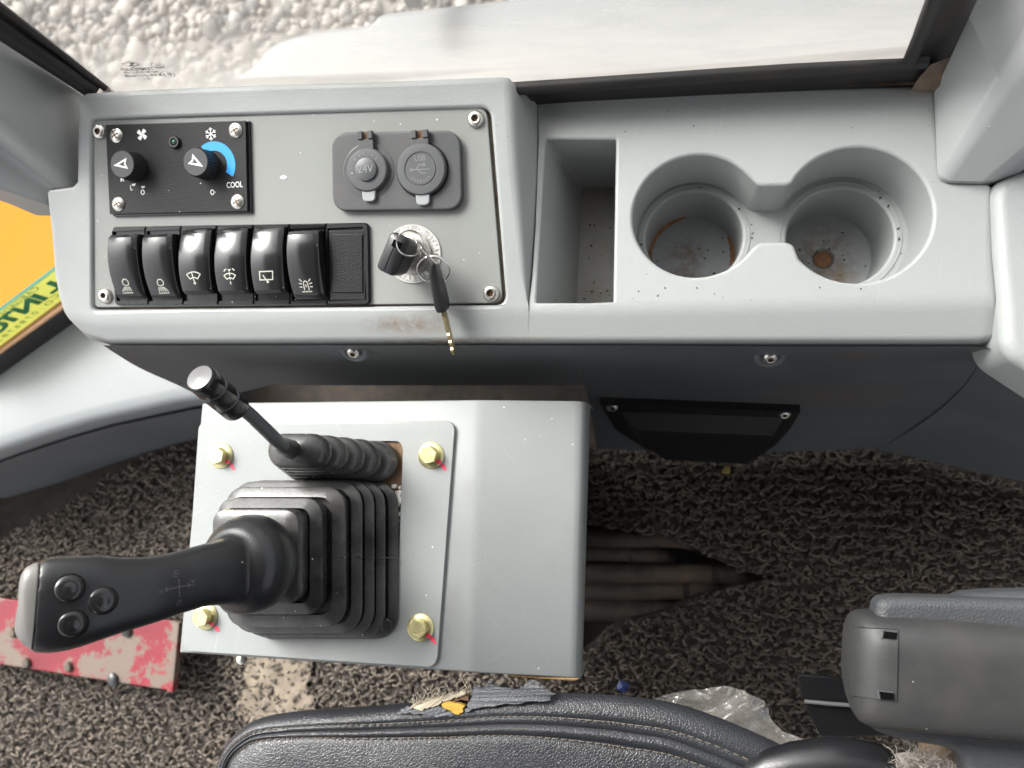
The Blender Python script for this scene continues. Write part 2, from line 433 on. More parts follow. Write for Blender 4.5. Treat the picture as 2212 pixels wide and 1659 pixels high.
# ================================================================== CONSOLE (dashboard moulding)
console = thing("dashboard_console", "light grey moulded plastic dashboard console with a raised left half and two cup holders", "dashboard", Vector((W(1100, 500, ZS).x, W(1100, 500, ZS).y, .50)))
def TP(L): return [PP.on(u, v) for u, v in L]
def TZ(L, z=ZS): return [W(u, v, z) for u, v in L]
def skirt(g, T, L, B, r, rl, iw, closed):
    rings = []
    for k in range(6):
        t = k / 5
        row = []
        for i in range(len(T)):
            q0 = T[i] + iw[i] * r[i]; dl = L[i] - T[i]; q2 = T[i] + dl.normalized() * min(r[i] * 1.1, dl.length * .45)
            row.append(q0 * (1 - t) ** 2 + T[i] * 2 * t * (1 - t) + q2 * t * t)
        rings.append(row)
    for k in range(5):
        t = k / 4; row = []
        for i in range(len(T)):
            dl = L[i] - T[i]; db = B[i] - L[i]
            q0 = L[i] - dl.normalized() * min(rl, dl.length * .4); q2 = L[i] + db.normalized() * min(rl, db.length * .45)
            row.append(q0 * (1 - t) ** 2 + L[i] * 2 * t * (1 - t) + q2 * t * t)
        rings.append(row)
    rings.append(list(B))
    g.loft(rings, closed)
    return rings[0]
g = G()
# ---- raised left half: front edge, ridge towards the shelf, back edge, left side
front = TP([(150, 684), (200, 697), (400, 692), (700, 686), (1000, 678), (1142, 672)])
frontL = TZ([(180, 720), (236, 737), (400, 737), (700, 735), (1000, 735), (1142, 736)], .55)
frontB = TZ([(196, 733), (240, 746), (400, 747), (700, 747), (1000, 747), (1142, 747)], .538)
ridge = TP([(1134, 600), (1126, 500), (1116, 372), (1108, 240), (1105, 178)])
ridgeL = TZ([(1150, 590), (1157, 490), (1163, 372), (1164, 260), (1163, 206)], ZS - .002)
back = TP([(1098, 162), (1080, 160), (900, 168), (600, 177), (300, 189), (182, 197)])
left = TP([(166, 210), (163, 300), (162, 390), (156, 402), (104, 409), (100, 416), (106, 500), (113, 590), (122, 640), (134, 666)])
T = front + ridge + back + left
iw = inward(T, PP.n)
iw[5] = PP.y.copy()
r = [.006] * 4 + [.006, .004] + [.003, .004, .006, .006, .006] + [.006] * 6 + [.006] * 3 + [.003] * 3 + [.006] * 4
out_ = [-(q.normalized()) for q in iw]
Lp = list(frontL) + ridgeL; Bp = list(frontB) + [p - Vector((0, 0, .01)) for p in ridgeL]
Lp[5 + 0] = frontL[5]
for i in range(11, len(T)):
    Lp.append(T[i] + out_[i] * .001 - Vector((0, 0, .05))); Bp.append(T[i] - Vector((0, 0, .09)))
Lp[-1] = W(150, 690, .55); Bp[-1] = W(168, 706, .538)
topL = skirt(g, T, Lp, Bp, r, .004, iw, True)
rec = roundpoly(TP([(192, 678), (1102, 668), (1066, 222), (190, 250)]), [.008, .012, .010, .008], 6)
g.fill(topL, [rec])
rw = inward(rec, PP.n)
rings = []
for k in range(5):
    a = PI / 2 * k / 4
    rings.append([p + q * (.0030 * math.sin(a)) - PP.n * (.0030 * (1 - math.cos(a))) for p, q in zip(rec, rw)])
rings.append([p + q * .0034 - PP.n * .0062 for p, q in zip(rec, rw)])
g.loft(rings); rec_floor = rings[-1]
# ---- shelf
sh = TZ([(1142, 672), (1400, 667), (1700, 661), (2000, 655), (2120, 652), (2146, 648), (2155, 636), (2150, 540), (2143, 404), (2136, 396), (2052, 394), (2036, 388), (2031, 374), (2026, 280), (2022, 194), (2014, 183), (1700, 189), (1400, 198), (1163, 206)])
shL = TZ([(1142, 736), (1400, 736), (1700, 736), (2000, 736), (2115, 735), (2140, 731), (2153, 715)], .55)
shB = TZ([(1142, 747), (1400, 747), (1700, 748), (2000, 749), (2110, 749), (2134, 746), (2147, 732)], .538)
iw = inward(sh, Vector((0, 0, 1)), False); iw[0] = Vector((0, 1, 0))
for i in range(len(shL), len(sh)):
    shL.append(sh[i] - iw[i].normalized() * .001 - Vector((0, 0, .04))); shB.append(sh[i] - Vector((0, 0, .08)))
r = [.004] + [.006] * 7 + [.003] * 5 + [.004] * 6
topS = skirt(g, sh, shL, shB, r, .004, iw, False)
slot = roundpoly(TZ([(1152, 660), (1331, 660), (1337, 295), (1174, 295)]), .0035, 5)
def cup_world(u, v, rx): return W(u, v, ZS), rx * .54 / F
cL, rL = cup_world(1505, 465, 146); cR, rR = cup_world(1850, 463, 155)
bt = [W(1645, 394, ZS), W(1702, 393, ZS)]; bb = [W(1644, 530, ZS), W(1703, 531, ZS)]
def ang(c, p): return math.atan2(p.y - c.y, p.x - c.x)
twin = []
a0 = math.radians(38); a1 = math.radians(360 - 37)
NA = 44
twin += [cL + Vector((math.cos(a0 + (a1 - a0) * k / NA), math.sin(a0 + (a1 - a0) * k / NA), 0)) * rL for k in range(NA + 1)]
twin += roundpoly([bb[0] + Vector((-.004, -.004, 0)), bb[0], bb[1], bb[1] + Vector((.004, -.004, 0))], [0, .0022, .0022, 0], 4)[1:-1]
b0 = math.radians(180 + 37); b1 = math.radians(360 + 180 - 38)
twin += [cR + Vector((math.cos(b0 + (b1 - b0) * k / NA), math.sin(b0 + (b1 - b0) * k / NA), 0)) * rR for k in range(NA + 1)]
twin += roundpoly([bt[1] + Vector((.004, .004, 0)), bt[1], bt[0], bt[0] + Vector((-.004, .004, 0))], [0, .0022, .0022, 0], 4)[1:-1]
leftb = TZ([(1164, 300), (1157, 490), (1150, 600)])
g.fill(topS + leftb, [slot, twin])
def hole_edge(g, loop, rad, drop, draft, steps=4):
    iw = inward(loop); rings = []
    for k in range(steps + 1):
        a = PI / 2 * k / steps
        rings.append([p + q * (rad * math.sin(a)) - Vector((0, 0, rad * (1 - math.cos(a)))) for p, q in zip(loop, iw)])
    rings.append([p + q * (rad + draft) - Vector((0, 0, drop)) for p, q in zip(loop, iw)])
    g.loft(rings); return rings[-1]
# twin cup holders: wide upper well with a ledge, then two narrow wells
ledge = hole_edge(g, twin, .0028, .050, .0012)
cups = []
for c, rr_ in ((cL, .0402), (cR, .0412)):
    c2 = c + Vector((0, 0, -.050)); cups.append((c2, rr_))
holes = [circ(rr_, 48, (c2.x, c2.y), c2.z) for c2, rr_ in cups]
g.fill(ledge, holes)
for (c2, rr_), h in zip(cups, holes):
    rings = [h]
    for k in range(1, 4):
        a = PI / 2 * k / 3
        rings.append(circ(rr_ - .0025 * math.sin(a), 48, (c2.x, c2.y), c2.z - .0025 * (1 - math.cos(a))))
    rings.append(circ(rr_ - .0035, 48, (c2.x, c2.y), ZS - .108)); g.loft(rings)
    # raised bead that runs round the ledge
    ra = rr_ + .0028
    bead = [circ(ra + dx, 48, (c2.x, c2.y), c2.z + dz) for dx, dz in ((-.0009, -.0002), (-.0005, .0006), (.0005, .0006), (.0009, -.0002))]
    g.loft(bead)
console_body = part("console_body", g, M_plastic, console, wn=True, angle=50)
g = G(); g.fill(rec_floor); part("grimy_recess_floor", g, material("recess_grime", (.12, .095, .07), .8, var=.5, vscale=80), console)
# slot pocket
g = G()
iw = inward(slot); rings = []
for k in range(5):
    a = PI / 2 * k / 4
    rings.append([p + q * (.0022 * math.sin(a)) - Vector((0, 0, .0022 * (1 - math.cos(a)))) for p, q in zip(slot, iw)])
fl = roundpoly(TZ([(1243, 720), (1347, 720), (1351, 405), (1257, 405)], ZS - .096), .003, 5)
rings.append(fl); g.loft(rings)
part("storage_slot_walls", g, M_plastic, console, wn=True, angle=50)
g = G(); g.fill([p + Vector((0, 0, .0004)) for p in offset(fl, -.001)])
part("storage_slot_floor", g, M_pit, console)
for k, (c2, rr_) in enumerate(cups):
    c = Vector((c2.x, c2.y, ZS - .1075)); g = G()
    R0 = rr_ - .0033
    if k == 0: prof = [(R0, .0006), (R0 - .003, 0), (R0 * .5, .0002), (.0008, .0003)]
    else: prof = [(R0, .0006), (R0 - .003, 0), (.012, .0001), (.009, -.0006), (.0072, -.004), (.0008, -.004)]
    g.lathe(prof, 48, Matrix.Translation(c), cap1=True)
    o = part("cup_floor", g, stained_floor("stained_cup_floor" if k else "ringed_cup_floor", c, k == 0), console)
    o["label"] = "dirty cup bottom with brown stains" if k == 0 else "dirty cup bottom with a drain hole full of clay"
    if k == 1:
        g = G(); n = 24
        rings = [[c + Vector((.0070 * s * math.cos(2 * PI * i / n), .0070 * s * math.sin(2 * PI * i / n), z + random.uniform(-.0004, .0004))) for i in range(n)] for s, z in ((1, -.0025), (.7, -.0014), (.35, -.0008), (.08, -.0006))]
        g.loft(rings, True, False, True); part("clay_plug", g, M_clay, console)
    else:
        for t0, t1 in ((95, 215), (-40, 30)):
            g = G(); rows = []
            for i in range(25):
                a = math.radians(t0 + (t1 - t0) * i / 24); w = .0036 * math.sin(PI * i / 24) ** .5 * random.uniform(.75, 1.1) + .0003
                e = Vector((math.cos(a), math.sin(a), 0))
                rows.append([c + e * (R0 + .0002) + Vector((0, 0, .0034)), c + e * (R0 - w * .5) + Vector((0, 0, .0022)), c + e * (R0 - w) + Vector((0, 0, .0006))])
            g.grid(rows)
            part("clay_ring", g, M_clay, console)

g = G()
def crumb(p, r_):
    M = Matrix.Translation(p) @ Matrix.Rotation(random.uniform(0, 6), 4, 'Z') @ Matrix.Diagonal((random.uniform(.8, 1.6), random.uniform(.6, 1), 1, 1))
    g.lathe([(r_, -.0002), (r_ * .8, r_ * .5), (r_ * .2, r_ * .7)], 6, M)
for (c2, rr_) in cups:
    for k in range(26):
        a_ = random.uniform(0, 6.28); q = random.choice([rr_ + .0010, rr_ + .0045, rr_ + .0050]) if k < 10 else random.uniform(.2, .95) * (rr_ - .005)
        crumb(Vector((c2.x + q * math.cos(a_), c2.y + q * math.sin(a_), c2.z + .0004 if k < 10 else ZS - .1072)), random.uniform(.0004, .0011))
for k in range(26): crumb(W(random.uniform(1262, 1342), random.uniform(430, 700), ZS - .0955), random.uniform(.0004, .0012))
for k in range(22): crumb(W(random.uniform(1200, 2010), random.choice([random.uniform(195, 290), random.uniform(620, 650)]), ZS + .0002), random.uniform(.0003, .0007))
o = part("crumbs", g, material("dark_crumbs", (.05, .04, .032), .8, var=.4, vscale=200), console); o["kind"] = "stuff"
# ---- switch plate lying in the recess, with its four button-head screws
plate = thing("switch_plate", "flat grey painted plate with four socket screws holding the switches", "panel", PP.frame(640, 460, -.006))
g = G()
po = roundpoly([PP.on(u, v, -.006) for u, v in [(208, 664), (1088, 655), (1053, 234), (197, 262)]], [.006, .008, .007, .006], 5)
prism(g, po, 0.0, .0032, .0008, PP.n, 2)
part("plate_sheet", g, M_plate, plate, wn=True)
PL = Plane(PP.o - PP.n * .0028, PP.n)              # visible face of the plate
def socket_screw(parent, M, rad=.0054, hex_=True):
    g = G(); s = rad / .0054
    prof = [(.0054, 0), (.0054, .0008), (.0050, .0019), (.0042, .0026), (.0032, .0030), (.0027, .0030)]
    g.lathe([(a * s, b * s) for a, b in prof], 28, M, False, False)
    six = [M @ p for p in circ(.0027 * s, 28, (0, 0), .0030 * s)]
    hx = []
    for k in range(28):
        a = 2 * PI * k / 28; q = (a % (PI / 3)) - PI / 6
        rr_ = .0024 * s * math.cos(PI / 6) / math.cos(q)
        hx.append(M @ Vector((rr_ * math.cos(a), rr_ * math.sin(a), .0029 * s)))
    lo = [M @ (M.inverted() @ p - Vector((0, 0, .0018 * s))) for p in hx]
    g.loft([six, hx]); o = part("screw", g, M_steel, parent)
    g2 = G(); g2.loft([hx, lo], True, False, True); part("socket", g2, M_rust, o, angle=20)
    return o
for u, v in ((216, 285), (1028, 258), (1061, 634), (229, 639)):
    socket_screw(plate, PL.frame(u, v), .0063)
g = G()
n = 14
for cu_, cv_, ra in ((612, 383, .0026),):
    M = PL.frame(cu_, cv_, .0003)
    ring = [M @ Vector((ra * math.cos(2 * PI * k / n) * random.uniform(.8, 1.3), ra * .5 * math.sin(2 * PI * k / n) * random.uniform(.8, 1.2), 0)) for k in range(n)]
    g.add(ring, [tuple(range(n))])
part("paint_chip", g, M_white, plate, flat=True)

# ================================================================== climate control panel
def C3(cx, cy): return (180 + cx / 3.072) / 1.1573, (260 + cy / 3.072) / 1.1573
ac = thing("climate_panel", "black climate control panel with two knobs and a blue cooling arc", "control panel", PL.frame(388, 364))
AH = .0045
ACP = Plane(PL.o + PL.n * AH, PL.n)
g = G()
prism(g, roundpoly([ACP.on(u, v, -AH) for u, v in [(248, 468), (547, 461), (542, 262), (239, 271)]], .0006, 2), 0, .0022, .0004, PL.n, 2)
part("back_box", g, M_gloss, ac, wn=True)
g = G()
prism(g, roundpoly([ACP.on(u, v, -AH) for u, v in [(245, 464), (541, 458), (537, 263), (236, 272)]], .0008, 2), .0022, AH, .0005, PL.n, 2)
part("faceplate", g, M_black, ac, wn=True)
def phillips(parent, M, rad=.0050):
    g = G()
    g.lathe([(rad, 0), (rad, .0006), (rad * .86, .0013), (rad * .6, .0019), (rad * .3, .0022), (.0002, .0022)], 28, M)
    o = part("screw", g, M_steel, parent)
    g2 = G()
    for a in (.5, .5 + PI / 2):
        R2 = Matrix.Rotation(a, 4, 'Z'); w, l = rad * .11, rad * .55
        g2.add([M @ (R2 @ Vector(p)) for p in ((-l, -w, .00215), (l, -w, .00215), (l, w, .0024), (-l, w, .0024))], [(0, 1, 2, 3)])
    part("cross_slot", g2, M_rust, o, flat=True)
for u, v in ((252, 293), (509, 282), (256, 441), (513, 436)): phillips(ac, ACP.frame(u, v), .0058)
def knob(u, v, rot):
    M = ACP.frame(u, v); g = G(); n = 120; H = .0145; R0 = .0114
    rings = []
    for z, s in ((0, 1.04), (H - .0012, .97), (H - .0004, .95), (H, .90)):
        ring = []
        for k in range(n):
            a = 2 * PI * k / n; rr_ = R0 * s
            if z < H - .0003: rr_ -= .00042 * (1 if (k % 4) in (2, 3) else 0)
            ring.append(M @ Vector((rr_ * math.cos(a), rr_ * math.sin(a), z)))
        rings.append(ring)
    g.loft(rings, True, False, True)
    o = part("knob", g, M_soft_k, ac, angle=30)
    g2 = G(); R2 = Matrix.Rotation(rot, 4, 'Z')
    fn = lambda a, b: M @ (R2 @ Vector((a, b, H + .0002)))
    A = [(-.0078, 0), (.0051, .0044), (.0032, 0), (.0051, -.0044)]
    s = .50; Bq = [(-.0078 * s + .0010, 0), (.0051 * s + .0003, .0044 * s), (.0032 * s + .0003, 0), (.0051 * s + .0003, -.0044 * s)]
    g2.add([fn(*p) for p in A] + [fn(*p) for p in Bq], [(0, 4, 5, 1)[::-1], (1, 5, 6, 2)[::-1], (2, 6, 7, 3)[::-1], (3, 7, 4, 0)[::-1]])
    part("pointer", g2, M_white, o, flat=True)
M_soft_k = material("knob_black_plastic", (.022, .022, .024), .42, bump=.15, grain=700, var=.1, specks=.02)
k1 = C3(480, 487); k2 = C3(1032, 470)
knob(*k1, math.radians(4)); knob(*k2, math.radians(148))
pr = G()
def put(gg, M): pr.add([M @ p for p in gg.v], gg.f)
px = .61 / F
for s, (cx, cy), sz in (("M", (385, 580), 12.5), ("L", (455, 645), 12.5), ("O", (543, 680), 12.5), ("O", (1078, 680), 12.5), ("COOL", (1248, 622), 13.5)):
    put(text_geo(s, sz * px * 1.25, .00006, .78), ACP.frame(*C3(cx, cy), .0002))
for cx, cy, a0_ in ((473, 612, 190), (545, 630, 180)):
    M = ACP.frame(*C3(cx, cy), .0002)
    pts = [Vector((5 * px * math.cos(math.radians(a0_ + 180 * k / 10)), 5 * px * math.sin(math.radians(a0_ + 180 * k / 10)), 0)) for k in range(11)]
    pr.add([M @ p for p in pts], [tuple(range(11))])
o = part("lettering", pr, M_white, ac, flat=True); o["kind"] = "stuff"; pr = G()
# fan symbol: four blades
M = ACP.frame(*C3(537, 235), .0002); R0 = 13.2 * px
for q in range(4):
    a = q * PI / 2 + .4
    pts = [(0, 0)] + [(R0 * (.95 if 0 < k < 8 else .7) * math.cos(a + .95 * k / 8), R0 * (.95 if 0 < k < 8 else .7) * math.sin(a + .95 * k / 8)) for k in range(9)] + [(R0 * .35 * math.cos(a + 1.4), R0 * .35 * math.sin(a + 1.4))]
    pr.add([M @ Vector((x, y, 0)) for x, y in pts], [tuple(range(len(pts)))])
part("fan_symbol", pr, M_white, ac, flat=True); pr = G()
# snowflake
M = ACP.frame(*C3(1065, 230), .0002); L_ = []
for q in range(6):
    a = q * PI / 3 + PI / 2; c_, s_ = math.cos(a), math.sin(a); d = R0
    L_.append([(0, 0), (d * c_, d * s_)])
    for sg in (-1, 1):
        a2 = a + sg * .8
        L_.append([(d * .55 * c_, d * .55 * s_), (d * .55 * c_ + d * .4 * math.cos(a2), d * .55 * s_ + d * .4 * math.sin(a2))])
strokes(pr, L_, 1.7 * px, lambda a, b: M @ Vector((a, b, 0)))
part("snowflake_symbol", pr, M_white, ac, flat=True)
g = G(); M = ACP.frame(*C3(1092, 470), .0002)
rows = [[M @ Vector((rr_ * px * math.cos(math.radians(a)), rr_ * px * math.sin(math.radians(a)), 0)) for rr_ in (30, 48.5)] for a in range(124, -36, -4)]
g.grid(rows); part("blue_arc", g, M_blue, ac, flat=True)
g = G(); M = ACP.frame(379, 308)
g.lathe([(.0050, 0), (.0050, .0014), (.0042, .0026), (.0030, .0026), (.0026, .0010), (.0002, .0010)], 24, M)
o = part("indicator_bezel", g, M_gloss, ac)
g = G(); g.lathe([(.0025, .0010), (.0021, .0022), (.0011, .0029), (.0002, .0030)], 16, M); part("green_lens", g, M_ledgreen, o)

# ================================================================== rocker switch bank
bank = thing("switch_bank", "black row frame holding six rocker switches and a blank", "switch frame", PL.frame(522, 572))
BH = .0032
BP = Plane(PL.o + PL.n * BH, PL.n)
def lerp2(a, b, t): return a[0] + (b[0] - a[0]) * t, a[1] + (b[1] - a[1]) * t
BT = [(247, 490), (799, 481)]; BB = [(252, 659), (802, 659)]
ut = [(x - 247) / 552 for x in (247, 320, 396, 473, 551, 629, 708, 799)]
ub = [(x - 252) / 550 for x in (252, 325, 400, 475, 552, 630, 710, 802)]
for i in range(7):
    q = [BP.on(*lerp2(BB[0], BB[1], ub[i]), -BH), BP.on(*lerp2(BB[0], BB[1], ub[i + 1]), -BH), BP.on(*lerp2(BT[0], BT[1], ut[i + 1]), -BH), BP.on(*lerp2(BT[0], BT[1], ut[i]), -BH)]
    cxy = sum(q, Vector()) / 4
    q = [p + (cxy - p).normalized() * .0002 for p in q]
    rr_ = [.003 if i == 0 else .0004, .004 if i == 6 else .0004, .004 if i == 6 else .0004, .003 if i == 0 else .0004]
    g = G(); ol = roundpoly(q, rr_, 4)
    iw = inward(ol, PL.n)
    rings = [ol, [p + PL.n * BH * .6 for p in ol], [p + w * .0009 + PL.n * BH for p, w in zip(ol, iw)]]
    # inner lip: top and bottom bars wide, sides narrow
    inner = []
    ctr = sum(ol, Vector()) / len(ol)
    hy = max((p - ctr).dot(PL.y) for p in ol); hx = max((p - ctr).dot(PL.x) for p in ol)
    for p in ol:
        dx, dy = (p - ctr).dot(PL.x), (p - ctr).dot(PL.y)
        inner.append(ctr + PL.x * max(-hx + .0016, min(hx - (.0046 if i == 6 else .0016), dx)) + PL.y * max(-hy + .0040, min(hy - .0040, dy)))
    rings.append([p + PL.n * BH for p in inner]); rings.append([p + PL.n * BH * .35 for p in inner])
    g.loft(rings); g.fill(rings[-1])
    part("switch_surround", g, M_black if i == 6 else M_gloss, bank, angle=30)
# blank cover
g = G()
q = [BP.on(u, v, -.0008) for u, v in [(714, 648), (790, 648), (788, 498), (711, 498)]]
prism(g, roundpoly(q, .0006, 2), -.001, .0008, .0004, PL.n, 2)
q = [BP.on(u, v, .0) for u, v in [(719, 632), (784, 632), (783, 506), (718, 506)]]
prism(g, roundpoly(q, .0006, 2), 0, .0009, .0004, PL.n, 2)
part("blank_cover", g, M_black, bank, wn=True)

RW, RLEN = .0272, .0530
def rocker_z(t, s): return .0072 + .0052 * (1 - t * t) + .0028 * s * t
def rocker_shape(s):
    rows = []; n = 20
    for i in range(n + 1):
        t = -1 + 2 * i / n; y = t * RLEN / 2
        z = rocker_z(t, s)
        ez_ = max(0, abs(t) - .90) / .10; z -= .0022 * ez_ ** 2
        # slight waist: ends narrower
        w = RW / 2 * (1 - .05 * t * t)
        sec = [(-w, -.001), (-w * 1.0, z - .0016), (-w + .0008, z - .0004), (-w + .0018, z), (0, z + .00025), (w - .0042, z), (w - .0036, z - .0002), (w - .0006, z - .0014), (w, z - .0022), (w, -.001)]
        rows.append([Vector((a, y, b)) for a, b in sec])
    g = G(); g.grid(rows)
    for row, rev in ((rows[0], False), (rows[-1], True)):
        idx = tuple(range(len(row))); g.add(row, [idx[::-1] if not rev else idx])
    g.f = [f[::-1] for f in g.f]
    return g
def icon(kind):
    if kind == "lamp_left" or kind == "lamp_right":
        L_ = [[(-.45, .25), (-.5, .65), (-.2, 1.0), (.25, .95), (.5, .55), (.4, .15), (-.1, .05), (-.45, .25)]]
        for k in range(5): L_.append([(-.35 + .2 * k, -.12), (-.95 + .38 * k, -.78)])
        L_.append([(-1.0, -1.0), (.75, -1.0)])
        if kind == "lamp_right": L_ = [[(-a, b) for a, b in l] for l in L_]
        return L_
    if kind == "front_wiper":
        return [arc(0, -1.05, 1.75, 128, 52) + list(reversed(arc(0, -1.05, .95, 128, 52))) + [arc(0, -1.05, 1.75, 128, 52)[0]], [(.05, -.9), (-.25, .55)], arc(.05, -.9, .12, 0, 360, 8)]
    if kind == "washer":
        A = arc(0, -1.0, 1.45, 128, 52) + list(reversed(arc(0, -1.0, .8, 128, 52)))
        return [A + [A[0]], [(0, -1.1), (0, -.65)], [(0, -.45), (0, -.05)], [(0, .1), (0, .6)], arc(-.4, .65, .42, 10, 60, 4), arc(-.4, .65, .42, 95, 170, 4), arc(.4, .65, .42, 20, 85, 4), arc(.4, .65, .42, 120, 170, 4)]
    if kind == "rear_wiper":
        return [[(-1.05, -.55), (.9, -.55), (1.0, .6), (-1.0, .6), (-1.05, -.55)], [(-.55, .1), (.1, -.85)], arc(.1, -.85, .12, 0, 360, 8)]
    return [[(-.35, -.7), (-.3, .35), (-.1, .55), (.1, .55), (.3, .35), (.35, -.7)], [(-.75, -.9), (.75, -.9)], [(0, .1), (0, -.3)],
            [(-.55, .15), (-1.0, .3)], [(.55, .15), (1.0, .3)], [(-.5, .5), (-.85, .85)], [(.5, .5), (.85, .85)], [(-.55, -.25), (-1.0, -.25)], [(.55, -.25), (1.0, -.25)]]
specs = [(1, 578, "lamp_left", "black rocker switch with left-shining work lamp symbol, at the left end of the row"),
         (1, 578, "lamp_right", "black rocker switch with right-shining work lamp symbol, second in the row"),
         (-1, 565, "front_wiper", "black rocker switch with a fan shaped windscreen wiper symbol"),
         (-1, 564, "washer", "black rocker switch with windscreen washer spray symbol"),
         (-1, 562, "rear_wiper", "black rocker switch with rectangular rear window wiper symbol"),
         (1, 574, "beacon", "black rocker switch with flashing beacon symbol, beside the blank cover")]
for i, (s, v, kind, label) in enumerate(specs):
    tm = (ut[i] + ut[i + 1]) / 2; bm_ = (ub[i] + ub[i + 1]) / 2
    f = (v - 486) / 172
    a = lerp2(BT[0], BT[1], tm); b = lerp2(BB[0], BB[1], bm_)
    u = a[0] + (b[0] - a[0]) * f
    Mx = BP.frame(u, v, -BH * .4)
    root = thing("rocker_switch", label, "switch", Mx, "rocker switches in a row")
    part("rocker", rocker_shape(s), M_gloss, root, local=True, angle=32)
    gi = G(); cy = -.0128 if s < 0 else -.0155
    def fn(x, y):
        t = y / (RLEN / 2); return Vector((x, y, rocker_z(t, s) + .00035))
    S = .0056
    strokes(gi, [[(x * S + .0002, y * S + cy) for x, y in l] for l in icon(kind)], .00085, fn)
    part("symbol", gi, M_icon, root, local=True, flat=True)

# ================================================================== socket plate
sock = thing("socket_plate", "dark grey double socket plate with 24V and USB rubber caps", "power socket", PL.frame(860, 370))
SH = .0055
SP = Plane(PL.o + PL.n * SH, PL.n)
g = G()
ol = roundpoly([SP.on(u, v, -SH) for u, v in [(724, 458), (1003, 455), (998, 284), (722, 289)]], .0125, 9)
prism(g, ol, 0, SH, .0016, PL.n, 4)
part("socket_base", g, M_soft, sock, wn=True)
spx = .58 / F
def C4(cx, cy): return (780 + cx / 2.592) / 1.1573, (280 + cy / 2.592) / 1.1573
for (uc, vc), rc, rg, usb in ((C4(368, 380), 45, 57, False), (C4(716, 376), 53, 57, True)):
    M = SP.frame(uc, vc)
    g = G(); R0 = rg * spx
    g.lathe([(R0, .0002), (R0 - .0006, -.0012 + .0016), (R0 - .0010, .0002)], 48, M, False, False)
    ringp = part("socket_ring", g, M_cap if not usb else M_black, sock)
    g = G()
    g.lathe([(R0 - .0009, .0003), (.001, .0003)], 40, M)
    part("socket_well", g, M_soft if not usb else M_black, ringp)
    Mc = M @ Matrix.Translation(Vector((0, 0, .0012)))
    g = G(); r0 = rc * spx
    prof = [(r0, -.001), (r0, .0022), (r0 - .0009, .0034), (r0 * .80, .0036)]
    if not usb: prof += [(r0 * .54, .0036), (r0 * .52, .0052), (r0 * .47, .0056), (.0005, .0056)]
    else: prof += [(r0 * .66, .0036), (r0 * .65, .0031), (r0 * .61, .0031), (r0 * .60, .0036), (.0005, .0037)]
    g.lathe(prof, 56, Mc)
    cap = part("cap", g, M_cap, sock, angle=30)
    cap["label"] = "round cap marked 24V" if not usb else "round cap marked USB charger"
    gt = G()
    def put2(gg, M_): gt.add([M_ @ p for p in gg.v], gg.f)
    if not usb:
        put2(text_geo("24V", 17 * spx * 1.35, .0, .95), Mc @ Matrix.Translation(Vector((0, 0, .0058))))
        word, rad_, aa = "MARINE", r0 * .70, 90
        for k, ch in enumerate(word):
            a = math.radians(aa + 46 - k * 18.5)
            put2(text_geo(ch, 9 * spx, 0, .9), Mc @ Matrix.Translation(Vector((rad_ * math.cos(a), rad_ * math.sin(a), .0038))) @ Matrix.Rotation(a - PI / 2, 4, 'Z'))
    else:
        put2(text_geo("USB", 16 * spx, 0, .9), Mc @ Matrix.Translation(Vector((0, r0 * .40, .0039))))
        for k, ch in enumerate("CHARGER"):
            a = math.radians(270 - 45 + k * 15)
            put2(text_geo(ch, 8 * spx, 0, .85), Mc @ Matrix.Translation(Vector((r0 * .48 * math.cos(a), r0 * .48 * math.sin(a), .0039))) @ Matrix.Rotation(a + PI / 2, 4, 'Z'))
        s = 1.3 * spx
        strokes(gt, [[(-15 * s, 0), (15 * s, 0)], [(-8 * s, 0), (-2 * s, 7 * s), (5 * s, 7 * s)], [(-4 * s, 0), (2 * s, -6 * s), (9 * s, -6 * s)], arc(-15 * s, 0, 2 * s, 0, 360, 8), arc(6 * s, 7 * s, 2 * s, 0, 360, 8)], 1.6 * spx, lambda a, b: Mc @ Vector((a, b - r0 * .02, .0039)))
    part("lettering", gt, CAPTXT, cap, flat=True)
    # hinge strap with a split loop, and a finger tab
    g = G(); w = (17 if not usb else 19) * spx
    y0, y1 = r0 * .9, (R0 + 22 * spx)
    for sx in (-1, 1):
        g.box((sx * w * .66, y1 - .003, .0030), w * .62, .0062, .0040, M)
    g.box((0, (y0 + y1 - .006) / 2, .0028), w * 2, (y1 - .006 - y0), .0022, M)
    part("hinge", g, M_soft, cap, bev=.0007)
    g = G(); g.box((0, y1 - .0030, .0012), w * .75, .0062, .0016, M); part("hinge_pin", g, M_rust, cap)
    g = G()
    ol = roundpoly([Vector((-14 * spx, -r0 - 20 * spx, 0)), Vector((14 * spx, -r0 - 20 * spx, 0)), Vector((15 * spx, -r0 + .003, 0)), Vector((-15 * spx, -r0 + .003, 0))], [.0035, .0035, 0, 0], 5)
    prism(g, ol, .0008, .0032, .0007, Vector((0, 0, 1)), 3); g.xf(M)
    part("finger_tab", g, M_tab, cap, wn=True)

